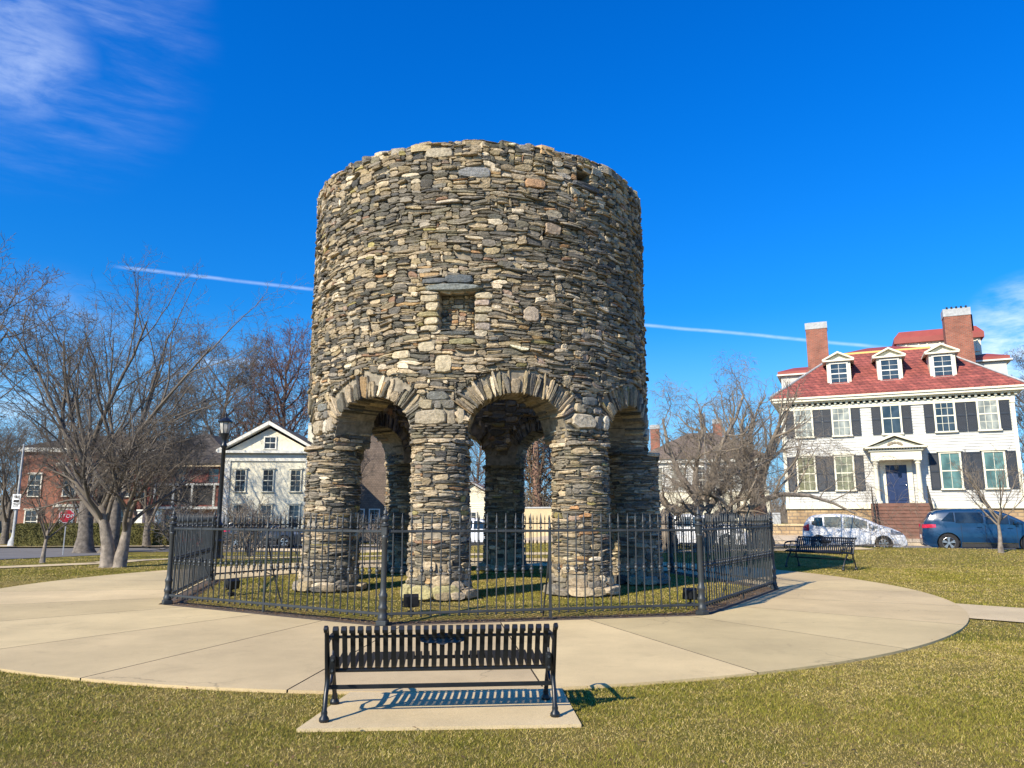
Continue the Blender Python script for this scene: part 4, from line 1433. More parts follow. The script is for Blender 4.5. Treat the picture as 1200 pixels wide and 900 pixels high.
# portico
PX = -.02
mb = MB()
mb.bx(PX - 1.22, PX + 1.22, -1.05, .0, 3.95, 4.42); mb.bx(PX - 1.32, PX + 1.32, -1.14, .0, 4.42, 4.50)
for i in range(19): mb.bx(PX - 1.27 + i * .138, PX - 1.21 + i * .138, -1.2, -1.14, 4.50, 4.57)
mb.bx(PX - 1.5, PX + 1.5, -1.32, .0, 4.57, 4.66)
mb.prism([(PX - 1.25, 4.66), (PX + 1.25, 4.66), (PX, 5.14)], -1.08, -.02)
for s_ in (-1, 1):
    mb.add([(PX, -1.34, 5.36), (PX + s_ * 1.56, -1.34, 4.70), (PX + s_ * 1.56, 0, 4.70), (PX, 0, 5.36), (PX, -1.34, 5.22), (PX + s_ * 1.56, -1.34, 4.60), (PX + s_ * 1.56, 0, 4.60), (PX, 0, 5.22)],
           [(0, 1, 2, 3), (4, 7, 6, 5), (0, 4, 5, 1), (1, 5, 6, 2)])
por = mb.build('portico', M['cream_paint'], man)
mb = MB()   # carved ornament in the pediment
for i in range(7):
    a = PI * i / 6
    mb.lathe([(0, -.03), (.075, -.01), (.075, .01), (0, .02)], 8, (PX + .30 * math.cos(a), -1.11, 4.76 + .10 * math.sin(a)), axis='y')
mb.tube([(PX - .38, -1.1, 4.74), (PX - .15, -1.12, 4.80), (PX, -1.1, 4.90), (PX + .15, -1.12, 4.80), (PX + .38, -1.1, 4.74)], .035, 5)
mb.build('pediment_carving', simple('weathered_carving', (.24, .20, .15), .8, var=.5, scale=14), por)
for s_ in (-1, 1):
    mb = MB()
    xx = PX + s_ * 1.02
    mb.box((xx, -.85, 1.70), (.36, .36, .12)); mb.lathe([(.15, 1.76), (.16, 1.80), (.13, 1.86), (.13, 2.6), (.108, 3.66), (.13, 3.70)], 16, (xx, -.85, 0))
    mb.lathe([(.11, 3.68), (.15, 3.75), (.13, 3.80), (.18, 3.90)], 12, (xx, -.85, 0)); mb.box((xx, -.85, 3.925), (.38, .38, .05))
    mb.build('column', M['cream_paint'], por, True, 40)
mb = MB()
mb.bx(PX - .78, PX - .52, -.12, .02, 1.66, 3.92); mb.bx(PX + .52, PX + .78, -.12, .02, 1.66, 3.92); mb.bx(PX - .78, PX + .78, -.13, .02, 3.72, 3.95)
mb.build('door_frame', M['cream_paint'], man)
mb = MB(); mb.bx(PX - .52, PX + .52, -.06, .01, 1.66, 3.72)
for (a, b, c_, d_) in ((-.44, -.06, 2.6, 3.6), (.06, .44, 2.6, 3.6), (-.44, -.06, 1.8, 2.45), (.06, .44, 1.8, 2.45)):
    mb.bx(PX + a, PX + b, -.085, -.055, c_, d_)
dr = mb.build('door', simple('dark_blue_door', (.015, .03, .09), .35, var=.15), man)
mb = MB(); mb.lathe([(0, -.05), (.03, -.04), (.03, 0), (0, .01)], 8, (PX + .44, -.09, 2.62), axis='y'); mb.build('handle', M['chrome'], dr)
mb = MB(); mb.tube([(PX, -.6, 3.95), (PX, -.6, 3.66)], .008, 4); mb.lathe([(.03, 3.40), (.09, 3.44), (.10, 3.60), (.03, 3.68)], 8, (PX, -.6, 0))
mb.build('porch_lantern', M['black'], por)
# steps and railings
mb = MB()
mb.bx(PX - 1.4, PX + 1.4, -1.25, .02, 0, 1.63)
NS = 9
for i in range(NS):
    z1 = 1.63 - .18 * (i + 1)
    mb.bx(PX - 1.38, PX + 1.38, -1.25 - .29 * (i + 1), -1.25 - .29 * i, -.3, z1)
    mb.bx(PX - 1.41, PX + 1.41, -1.25 - .29 * (i + 1) - .03, -1.25 - .29 * i, z1, z1 + .045)
mb.build('front_steps', M['brownstone'], man)
for s_ in (-1, 1):
    mb = MB(); xx = PX + s_ * 1.33
    for i in range(0, NS + 1):
        yy = -1.2 - .29 * i; zz = 1.67 - .18 * i
        mb.tube([(xx, yy, zz - .1), (xx, yy, zz + .85)], .018 if i % 3 else .03, 5)
    mb.tube([(xx, -.9, 2.52), (xx, -1.2, 2.52), (xx, -1.2 - .29 * NS, 1.67 - .18 * NS + .85), (xx + s_ * .1, -1.4 - .29 * NS, .75)], .025, 6)
    mb.tube([(xx, -1.2, 1.82), (xx, -1.2 - .29 * NS, 1.67 - .18 * NS + .15)], .015, 5)
    mb.build('stair_railing', M['black'], man)
# service meter box on the left end
mb = MB(); mb.bx(-HW - .8, -HW - .35, -.3, .0, -.15, .85, bev=.02); 
tag(mb.build('utility_box', M['lead'], None), 'small grey utility box on the ground against the cream wall beside the mansion', 'utility box')
bpy.data.objects['utility_box'].location = (21.09, 41.07, hz + .3); bpy.data.objects['utility_box'].rotation_euler.z = R_(-23.97)

# garden walls left of the mansion
def wall_line(name, label, p0, p1, z0, z1, th, m, coping=None, cat='wall'):
    a, b = Vector((*p0, 0)), Vector((*p1, 0))
    L = (b - a).length; ang = math.atan2(b.y - a.y, b.x - a.x)
    mb = MB(); mb.bx(0, L, -th / 2, th / 2, z0, z1)
    if coping:
        t = empty(name, (a.x, a.y, 0), ang, label, cat, kind='thing')
        mb.build('wall_body', M[m], t)
        mb = MB(); mb.bx(-.02, L + .02, -th / 2 - .05, th / 2 + .05, z1, z1 + .09); mb.build('coping', M[coping], t)
        return t
    o = mb.build(name, M[m]); o.location = (a.x, a.y, 0); o.rotation_euler.z = ang
    return tag(o, label, cat, kind='thing')
wall_line('garden_wall', 'tall cream rendered garden wall running left from the mansion', (8.6, 46.2), (15.0, 43.9), -.2, 2.95, .3, 'cream_wall', 'white_paint')
wall_line('stone_wall', 'low tan stone wall with a pale coping along the pavement left of the steps', (13.6, 41.4), (18.4, 39.3), .0, 1.0, .4, 'found', 'concrete_pale')
wall_line('board_fence', 'weathered pale board fence seen through the arches behind the parked cars', (-.5, 48.8), (8.4, 46.4), -.4, 2.0, .12, 'concrete_pale', 'lead', 'fence')

# --- white low house behind the gnarled tree
t = empty('white_cottage', (13.2, 52.0, .1), R_(-14), 'low white house with tall sash windows and grey roof behind the gnarled tree', 'house')
mb = MB(); mb.bx(-4.2, 4.2, 0, 8, 0, 5.1); clap_wall(mb, -4.2, 4.2, .3, 5.1, 0); mb.build('wall', M['clap'], t)
mb = MB(); mb.bx(-4.4, 4.4, -.25, 8.2, 5.1, 5.35); mb.build('cornice', M['white_paint'], t)
mb = MB(); hip_roof(mb, -4.5, 4.5, -.35, 8.4, 5.45, 7.5, 3.6); mb.build('roof', M['shingle_brown'], t)
chimney(t, -3.4, 5, 6, 8.4, .7, .6); chimney(t, 1.3, 5, 6, 8.7, .7, .6)
for x in (-3.2, -1.6, 0, 1.6, 3.2): window(t, x, -.02, 3.0, .95, 1.75, 2, 2, 'glass_pale' if x < 0 else 'glass', 'white_paint')

# --- white temple-front house
wh = empty('temple_front_house', (-17.66, 54.2, -.5), R_(3), 'cream temple-front house with a pedimented gable and dark windows, left of the tower', 'house')
wh.scale = (.935, .935, .935)
W2 = 3.35
mb = MB(); mb.bx(-W2, W2, 0, 12, 0, 7.1)
mb.prism([(-W2, 7.1), (W2, 7.1), (0, 8.9)], .02, 12)
mb.build('wall', M['cream_paint'], wh)
mb = MB()
mb.bx(-W2 - .12, W2 + .12, -.12, 12, 6.35, 6.85)
for s_ in (-1, 1): mb.bx(s_ * (W2 - .2) - .28, s_ * (W2 - .2) + .28, -.09, .1, .4, 6.4)
mb.bx(-W2 - .45, W2 + .45, -.5, 12, 6.95, 7.15)
for s_ in (-1, 1):
    mb.add([(0, -.5, 9.45), (s_ * (W2 + .55), -.5, 7.2), (s_ * (W2 + .55), 0.3, 7.2), (0, .3, 9.45), (0, -.5, 9.15), (s_ * (W2 + .55), -.5, 6.98), (s_ * (W2 + .55), .3, 6.98), (0, .3, 9.15)],
           [(0, 1, 2, 3), (4, 7, 6, 5), (0, 4, 5, 1), (1, 5, 6, 2), (3, 2, 6, 7)])
mb.build('pediment_trim', M['white_paint'], wh)
mb = MB()
for s_ in (-1, 1):
    mb.add([(0, -.45, 9.50), (s_ * (W2 + .6), -.45, 7.24), (s_ * (W2 + .6), 12.4, 7.24), (0, 12.4, 9.50), (0, -.45, 9.42), (s_ * (W2 + .6), -.45, 7.16), (s_ * (W2 + .6), 12.4, 7.16), (0, 12.4, 9.42)],
           [(0, 1, 2, 3), (4, 7, 6, 5), (0, 4, 5, 1), (1, 5, 6, 2), (2, 6, 7, 3)])
mb.build('roof', M['greyroof'], wh)
chimney(wh, 1.9, 7, 7.5, 10.2, .9, .7, 'cream_wall', 'lead', .2)
for x in (-2.05, .05, 2.15):
    window(wh, x, 0, 4.05, .72, 1.6, 2, 2, 'glass', 'cream_paint', head=True)
    window(wh, x, 0, 1.30, .72, 1.65, 2, 2, 'glass', 'cream_paint', head=True)
window(wh, .05, .02, 7.35, .8, .85, 2, 1, 'glass', 'white_paint')
mb = MB(); mb.bx(-W2 - .05, W2 + .05, -.05, 12, -.3, .45); mb.build('foundation', M['sidewalk'], wh)

# --- dark red brick house with its porch shade painted on a black block
t = empty('brick_house', (-24.1, 58.3, -.5), R_(-3), 'dark red brick house with a porch whose shade is painted dark and brown hipped roof', 'house')
t.scale = (1.05, 1.05, 1.05)
mb = MB(); mb.bx(-5.4, 2.3, 0, 8.5, 2.4, 5.6); mb.build('wall', M['brick_dark'], t)
mb = MB(); mb.bx(-5.4, 2.3, .05, 8.5, -.2, 2.39); mb.build('lower_wall', M['brick_pink'], t)
mb = MB(); hip_roof(mb, -6.0, 2.8, -.7, 9.1, 5.75, 8.3, 3.9); mb.build('roof', M['greyroof'], t)
mb = MB(); mb.bx(-5.95, 2.75, -.66, 9.0, 5.50, 5.62); mb.build('eaves', M['sidewalk'], t)
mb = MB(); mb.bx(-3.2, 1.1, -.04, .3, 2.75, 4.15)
mb.build('porch_shade_block', M['dark'], t)  # solid block on the wall; the porch's shade is put into its black colour
mb = MB(); mb.bx(-3.4, 2.2, -.5, -.02, 2.42, 2.60); mb.bx(-3.4, 2.2, -.3, -.02, 4.15, 4.3)
for x in (-3.3, -1.9, -.5, 1.15): mb.bx(x - .07, x + .07, -.4, -.26, 2.6, 4.2)
mb.build('porch_balcony', M['lead'], t)
for x in (-4.6, -1.6, .9): window(t, x, 0, 4.35 if x > -4 else 3.2, .75, 1.0, 2, 1, 'glass', 'brick_dark')
for x in (-4.3, -2.6, -.6): window(t, x, .05, .6, .8, 1.4, 2, 2, 'glass', 'brick_pink')
mb = MB()
mb.bx(-3.15, -2.65, -.35, -.0, -.1, 2.4); mb.build('porch_pier', M['white_paint'], t)
# white gate piers and red steps
for i, (x, y, w_, h_) in enumerate([(-26.9, 51.0, .30, 1.75), (-25.1, 51.2, .34, 2.3)]):
    mb = MB()
    mb.bx(-w_ / 2, w_ / 2, -w_ / 2, w_ / 2, 0, h_); mb.bx(-w_ / 2 - .06, w_ / 2 + .06, -w_ / 2 - .06, w_ / 2 + .06, h_, h_ + .1)
    o = mb.build('gate_pier', M['white_paint']); o.location = (x, y, -.45)
    tag(o, ['shorter white gate pier at the left end of the white gate', 'taller white gate pier at the right end of the white gate'][i], 'gate pier', kind='thing')
mb = MB()
N = 12
pts = [(1.5 * i / N, 1.30 + .75 * (i / N) ** 2) for i in range(N + 1)]
mb.prism([(0, .08)] + [(1.5, .08)] + pts[::-1], -.03, .03)
o = mb.build('white_gate', M['white_paint']); o.location = (-26.72, 51.05, -.45); o.rotation_euler.z = R_(5)
tag(o, 'solid white gate with a curved top between two white piers', 'gate', kind='thing')
mb = MB(); mb.bx(-2.0, 2.0, -.6, .6, 0, .2); mb.bx(-2.0, 2.0, -.2, .6, .2, .42)
o = mb.build('porch_step', M['redpaint']); o.location = (-22.9, 51.9, -.4)
tag(o, 'low red painted steps in front of the dark brick house', 'steps', kind='thing')

# --- orange brick house behind the hedge
t = empty('brick_house', (-36.5, 64.0, -.5), R_(6), 'orange brick house with white cornice and bay window behind the hedge', 'house')
mb = MB(); mb.bx(-5.2, 6.5, 0, 10, -.2, 7.4); mb.prism([(-2.2, 0), (2.4, 0), (1.6, -1.1), (-1.4, -1.1)], -.2, 6.2, axis='z'); mb.build('wall', M['brick'], t)
mb = MB(); mb.bx(-5.5, 6.8, -.3, 10.2, 7.4, 7.75); mb.prism([(-2.4, 0), (2.6, 0), (1.75, -1.3), (-1.55, -1.3)], 6.2, 6.45, axis='z')
mb.prism([(-2.3, 0), (2.5, 0), (1.7, -1.2), (-1.5, -1.2)], 2.75, 3.0, axis='z'); mb.build('cornice', M['white_paint'], t)
mb = MB(); hip_roof(mb, -5.4, 6.7, -.2, 10.1, 7.8, 9.2, 3.5); mb.build('roof', M['greyroof'], t)
for x, y in ((-3.9, 0), (-.6, -1.1), (.8, -1.1), (3.7, 0), (5.5, 0)):
    for z in (.7, 3.7): window(t, x, y, z, .9, 1.75, 2, 2, 'glass', 'white_paint', head=True)
# --- brown shingled house behind the tower, left arch
t = empty('shingled_house', (-9.6, 60.0, -.5), R_(5), 'weathered brown shingled house with white trimmed windows seen through the left arch', 'house')
mb = MB(); mb.bx(-3.6, 3.4, 0, 10, -.2, 7.6); mb.prism([(-3.6, 7.6), (3.4, 7.6), (-.1, 10.4)], 0.02, 10); mb.build('wall', M['shingle_brown'], t)
mb = MB()
for s_ in (-1, 1):
    mb.add([(-.1, -.3, 10.65), (-.1 + s_ * 3.9, -.3, 7.5), (-.1 + s_ * 3.9, 10.3, 7.5), (-.1, 10.3, 10.65), (-.1, -.3, 10.5), (-.1 + s_ * 3.9, -.3, 7.35), (-.1 + s_ * 3.9, 10.3, 7.35), (-.1, 10.3, 10.5)],
           [(0, 1, 2, 3), (4, 7, 6, 5), (0, 4, 5, 1), (1, 5, 6, 2), (2, 6, 7, 3)])
mb.build('roof', M['greyroof'], t)
for x in (-2.5, -1.3, .2, 1.6, 2.8):
    for z in (1.0,): window(t, x, 0, z, .7, 1.5, 2, 2, 'glass', 'white_paint')
# --- small cottage between the pillars
t = empty('yellow_cottage', (-3.3, 62.0, -.5), R_(-6), 'small pale yellow gabled cottage glimpsed between the front and back pillars', 'house')
mb = MB(); mb.bx(-2.6, 2.6, 0, 7, 0, 3.1); clap_wall(mb, -2.6, 2.6, .1, 3.1, 0); mb.prism([(-2.6, 3.1), (2.6, 3.1), (0, 4.6)], .01, 7); mb.build('wall', M['cream_paint'], t)
mb = MB()
for s_ in (-1, 1):
    mb.add([(0, -.3, 4.85), (s_ * 2.95, -.3, 3.15), (s_ * 2.95, 7.2, 3.15), (0, 7.2, 4.85), (0, -.3, 4.7), (s_ * 2.95, -.3, 3.0), (s_ * 2.95, 7.2, 3.0), (0, 7.2, 4.7)],
           [(0, 1, 2, 3), (4, 7, 6, 5), (0, 4, 5, 1), (1, 5, 6, 2), (2, 6, 7, 3)])
mb.build('roof', M['lead'], t)
for x in (-1.5, 0, 1.5): window(t, x, 0, 1.0, .7, 1.3, 2, 2, 'glass', 'white_paint')

# ------------------------------------------------------------------ cars
import bmesh
def fixn(me):
    bm = bmesh.new(); bm.from_mesh(me); bmesh.ops.remove_doubles(bm, verts=bm.verts, dist=1e-5)
    bmesh.ops.recalc_face_normals(bm, faces=bm.faces); bm.to_mesh(me); bm.free(); me.update()
def make_car(label, x, y, z, rz, paintm, L, Wd, prof, zb, belt, wheels, wr, glass_polys, wind, rearw, kind, group='cars parked along the kerb', clad=False, clear=False):
    """local x runs from the rear (0) to the front (L)"""
    t = empty('parked_car', (x, y, z), rz, label, 'car', group)
    hw = Wd / 2
    def zt(q): return lin(prof, q)
    roof = max(p[1] for p in prof)
    def taper(q):
        e = abs(q - L / 2) / (L / 2)
        return 1 - .20 * e ** 7 - .03 * e ** 2
    def yw(q, zz):
        base = hw * taper(q)
        bz = belt(q)
        if zz <= bz:
            k = (zz - zb) / max(.1, bz - zb)
            return base * (.93 + .07 * math.sin(PI * min(1, k * .9 + .12))) 
        k = (zz - bz) / max(.05, roof - bz)
        return base * (.955 - .20 * k ** 1.15)
    NX, NM = 64, 12
    qs = [L * (0.5 - 0.5 * math.cos(PI * i / NX)) * .55 + L * i / NX * .45 for i in range(NX + 1)]
    vs = []; ring = None
    for q in qs:
        top = zt(q); b0 = zb + .10 * (1 - min(1, q / .35)) + .08 * (1 - min(1, (L - q) / .35))
        cs = []
        zsd = top - .05
        for j in range(NM + 1):
            zz = b0 + (zsd - b0) * j / NM
            cs.append((yw(q, zz), zz))
        wtop = yw(q, zsd)
        cs += [(wtop * .95, top - .018), (wtop * .82, top), (wtop * .4, top + .012)]
        full = [(-a, b) for a, b in cs][::-1]
        sect = cs + [(0, top + .015)] + full
        ring = len(sect)
        vs += [(q, a, b) for a, b in sect]
    fs = [(i * ring + k, (i + 1) * ring + k, (i + 1) * ring + (k + 1) % ring, i * ring + (k + 1) % ring) for i in range(NX) for k in range(ring)]
    fs += [tuple(range(ring)), tuple(NX * ring + k for k in range(ring - 1, -1, -1))]
    mb = MB(); mb.add(vs, fs)
    body = mb.build('body', M[paintm], t, True, 35)
    fixn(body.data)
    # wheel arches
    for w in wheels:
        for s_ in (-1, 1):
            mb = MB(); mb.lathe([(wr + .055, -.30), (wr + .055, .30)], 28, (w, s_ * (hw - .02), wr), axis='y')
            c = mb.build('cut', M['plastic']); fixn(c.data); c.parent = t; np0 = len(body.data.polygons)
            md = body.modifiers.new('b', 'BOOLEAN'); md.operation = 'DIFFERENCE'; md.object = c; md.solver = 'EXACT'
            bpy.context.view_layer.update()
            dg = bpy.context.evaluated_depsgraph_get()
            me = bpy.data.meshes.new_from_object(body.evaluated_get(dg)); print('CUT', np0, len(me.polygons))
            body.modifiers.clear(); body.data = me; me.name = 'body'
            bpy.data.objects.remove(c)
    me = body.data
    me.polygons.foreach_set('use_smooth', [True] * len(me.polygons)); me.set_sharp_from_angle(angle=R_(32))
    def patch(nm, x0, x1, lo, hi, m, off=.006, par=t, both=True, nx=14, nz=4):
        out_ = []
        for s_ in ((-1, 1) if both else (-1,)):
            mb = MB(); vs = []
            for i in range(nx + 1):
                q = x0 + (x1 - x0) * i / nx
                a, b = lo(q), hi(q)
                for j in range(nz + 1):
                    zz = a + (b - a) * j / nz
                    vs.append((q, s_ * (yw(q, zz) + off), zz))
            W = nz + 1
            f = [(i * W + j, (i + 1) * W + j, (i + 1) * W + j + 1, i * W + j + 1) for i in range(nx) for j in range(nz)]
            mb.add(vs, [q_ if s_ < 0 else q_[::-1] for q_ in f])
            out_.append(mb.build(nm, M[m], par, True))
        return out_
    for i, (x0, x1, lo, hi) in enumerate(glass_polys):
        patch('side_window', x0, x1, lo, hi, 'carglass_clear' if clear and i > 0 else 'carglass')
    def cross(nm, x0, x1, wf, m, lift=.012, dz=0):
        mb = MB(); vs = []; nx, nyy = 10, 12
        for i in range(nx + 1):
            q = x0 + (x1 - x0) * i / nx
            tz_ = zt(q)
            for j in range(nyy + 1):
                e = -1 + 2 * j / nyy
                vs.append((q, e * yw(q, tz_) * wf, tz_ + .015 - .02 * abs(e) ** 3 + lift + dz))
        W = nyy + 1
        mb.add(vs, [(i * W + j, (i + 1) * W + j, (i + 1) * W + j + 1, i * W + j + 1) for i in range(nx) for j in range(nyy)])
        return mb.build(nm, M[m], t, True)
    cross('windscreen', wind[0], wind[1], .88, 'carglass')
    cross('rear_window', rearw[0], rearw[1], .84, 'carglass')
    # door gaps, handles, cladding
    for q in kind['gaps']:
        for s_ in (-1, 1):
            mb = MB(); vs = []
            for j in range(9):
                zz = zb + .12 + (belt(q) - zb - .12) * j / 8
                for dx in (-.006, .006): vs.append((q + dx + kind.get('lean', 0) * (zz - .6), s_ * (yw(q, zz) + .004), zz))
            mb.add(vs, [(2 * j, 2 * j + 1, 2 * j + 3, 2 * j + 2) for j in range(8)])
            mb.build('door_gap', M['dark'], body)
    for q in kind['handles']:
        for s_ in (-1, 1):
            mb = MB(); zz = belt(q) - .12
            mb.box((q, s_ * (yw(q, zz) + .02), zz), (.18, .03, .028), bev=.008)
            mb.build('door_handle', M[paintm], t)
    patch('sill', wheels[0] + wr + .08, wheels[1] - wr - .08, lambda q: zb + .01, lambda q: zb + (.16 if clad else .07), 'plastic', .012, nz=2)
    if clad: patch('chrome_strip', wheels[0] + wr + .1, wheels[1] - wr - .1, lambda q: zb + .17, lambda q: zb + .20, 'chrome', .016, nz=1)
    patch('tail_light', *kind['tail'], 'taillight', .012, nx=6)
    patch('head_light', *kind['head'], 'headlight', .010, nx=6)
    for s_ in (-1, 1):
        mb = MB(); q = kind['mirror']; zz = belt(q) + .10
        mb.box((q, s_ * (yw(q, zz) + .11), zz), (.12, .19, .13), bev=.03)
        mb.build('wing_mirror', M[paintm], t, True, 60)
    # bumpers: number plate and lower valance
    mb = MB(); mb.box((-.005, 0, zb + .42), (.012, .40, .13)); mb.build('number_plate', M['signwhite'], t)
    mb = MB(); mb.box((.10, 0, zb + .12), (.16, Wd * .78, .16), bev=.03); mb.build('rear_bumper', M['plastic'], t)
    mb = MB(); mb.box((L - .10, 0, zb + .12), (.16, Wd * .74, .16), bev=.03); mb.build('front_bumper', M['plastic'], t)
    # underside so that the car is not hollow from below
    mb = MB(); mb.bx(.35, L - .35, -hw * .72, hw * .72, zb - .02, zb + .25); mb.build('underbody', M['dark'], t)
    for w in wheels:
        for s_ in (-1, 1):
            mb = MB()
            mb.lathe([(wr * .64, -.10), (wr * .93, -.105), (wr, -.08), (wr, .08), (wr * .93, .105), (wr * .64, .10), (wr * .62, 0), (wr * .64, -.10)], 30, (0, 0, 0), axis='y', caps=False)
            wo = mb.build('wheel', M['tyre'], t, True, 40)
            wo.location = (w, s_ * (hw * .97 - .11), wr)
            mb = MB()
            o_ = s_ * .085
            mb.lathe([(wr * .60, o_ - s_ * .01), (wr * .66, o_), (wr * .60, o_ + s_ * .008), (wr * .58, o_ - s_ * .05)], 30, axis='y', caps=False)
            mb.lathe([(wr * .16, o_ - .02), (wr * .14, o_ + s_ * .01), (0, o_ + s_ * .012)], 10, axis='y')
            ns = kind['spokes']
            for k in range(ns):
                a = 2 * PI * k / ns + .3
                for da in (-.13, .13):
                    a1, a2 = a + da * .6, a + da * 1.1
                    mb.tube([(wr * .12 * math.cos(a1), o_, wr * .12 * math.sin(a1)), (wr * .62 * math.cos(a2), o_, wr * .62 * math.sin(a2))], wr * .085, 4)
            mb.build('rim', M['rim'], wo)
            mb = MB(); mb.lathe([(wr * .6, -.02), (wr * .6, .02)], 20, axis='y'); dk = mb.build('brake_disc', M['dark'], wo)
    return t
def hatch(label, n, s, paintm, clear=False, z=None, gr='cars parked along the kerb'):
    prof = [(0, .62), (.03, .95), (.10, 1.12), (.28, 1.38), (.50, 1.49), (.9, 1.535), (1.5, 1.545), (2.1, 1.49), (2.6, 1.33), (3.12, 1.07), (3.5, .96), (3.85, .80), (4.02, .66), (4.08, .50), (4.10, .40)]
    belt = lambda q: .98 - .035 * (q - 1)
    tp = lambda q: lin(prof, q) - .10
    gp = [(.42, .86, lambda q: 1.02 + max(0, (.6 - q)) * .4, lambda q: min(tp(q), 1.40)), (.93, 1.62, lambda q: .985, lambda q: min(tp(q), 1.43)), (1.70, 2.62, lambda q: .955, lambda q: min(tp(q) + .01, 1.42)), (2.68, 3.02, lambda q: .93, lambda q: max(.935, lin(prof, q) - .13))]
    kind = dict(gaps=[1.66, 2.72], handles=[1.50, 2.5], tail=(.05, .30, lambda q: .82, lambda q: .98 + .5 * q), head=(3.50, 3.95, lambda q: .68, lambda q: .90 - .35 * (q - 3.5)), mirror=2.78, spokes=7)
    x, y = sp(n, s)
    return make_car(label, x, y, (.035 + road_z(x, y)) if z is None else z, R_(-24), paintm, 4.1, 1.7, prof, .17, belt, (.66, 3.20), .30, gp, (2.2, 3.08), (.07, .33), kind, gr, clear=clear)
def suv(label, n, s, paintm, z=None, gr='cars parked along the kerb', rz=-24, xy=None):
    prof = [(0, .70), (.03, 1.0), (.12, 1.22), (.42, 1.60), (.62, 1.69), (1.2, 1.745), (2.0, 1.75), (2.6, 1.70), (3.05, 1.55), (3.65, 1.22), (4.1, 1.12), (4.5, .98), (4.70, .80), (4.77, .62), (4.80, .48)]
    belt = lambda q: 1.16 - .03 * (q - 1)
    gp = [(.72, 1.20, lambda q: 1.22 + .06 * (1.2 - q), lambda q: 1.24 + min(.36, (q - .70) * 1.0)), (1.24, 2.22, lambda q: 1.175, lambda q: 1.60), (2.30, 3.08, lambda q: 1.14, lambda q: min(1.60, lin(prof, q) - .10)), (3.12, 3.55, lambda q: 1.12, lambda q: max(1.125, lin(prof, q) - .13))]
    kind = dict(gaps=[1.42, 2.26, 3.32], handles=[2.05, 3.10], tail=(.02, .52, lambda q: .96 + .05 * q, lambda q: 1.12), head=(4.2, 4.66, lambda q: .82, lambda q: 1.0 - .15 * (q - 4.2)), mirror=3.30, spokes=5)
    x, y = sp(n, s) if xy is None else xy
    return make_car(label, x, y, (.035 + road_z(x, y)) if z is None else z, R_(rz), paintm, 4.80, 1.93, prof, .20, belt, (.93, 3.78), .37, gp, (2.72, 3.58), (.10, .42), kind, gr, clad=True)
hatch('small white hatchback dappled with branch shadows parked in front of the brown steps', .85, 0.05, 'car_white', True)
suv('blue sport utility car parked right of the brown steps', .95, 4.72, 'car_blue')
hatch('white hatchback parked behind the iron fence and the gnarled tree', .85, -6.4, 'car_white', False)
suv('white sport utility car glimpsed between the front and the back pillar', 0, 0, 'car_white', z=-.36, rz=-8, xy=(-4.4, 45.5))
hatch('silver hatchback parked behind the fence seen through the middle arch', .9, -11.2, 'car_silver', False)
suv('dark sport utility car parked in front of the cream temple-front house', 0, 0, 'car_dark', z=-.40, rz=4, xy=(-17.6, 50.2 - 3.6))

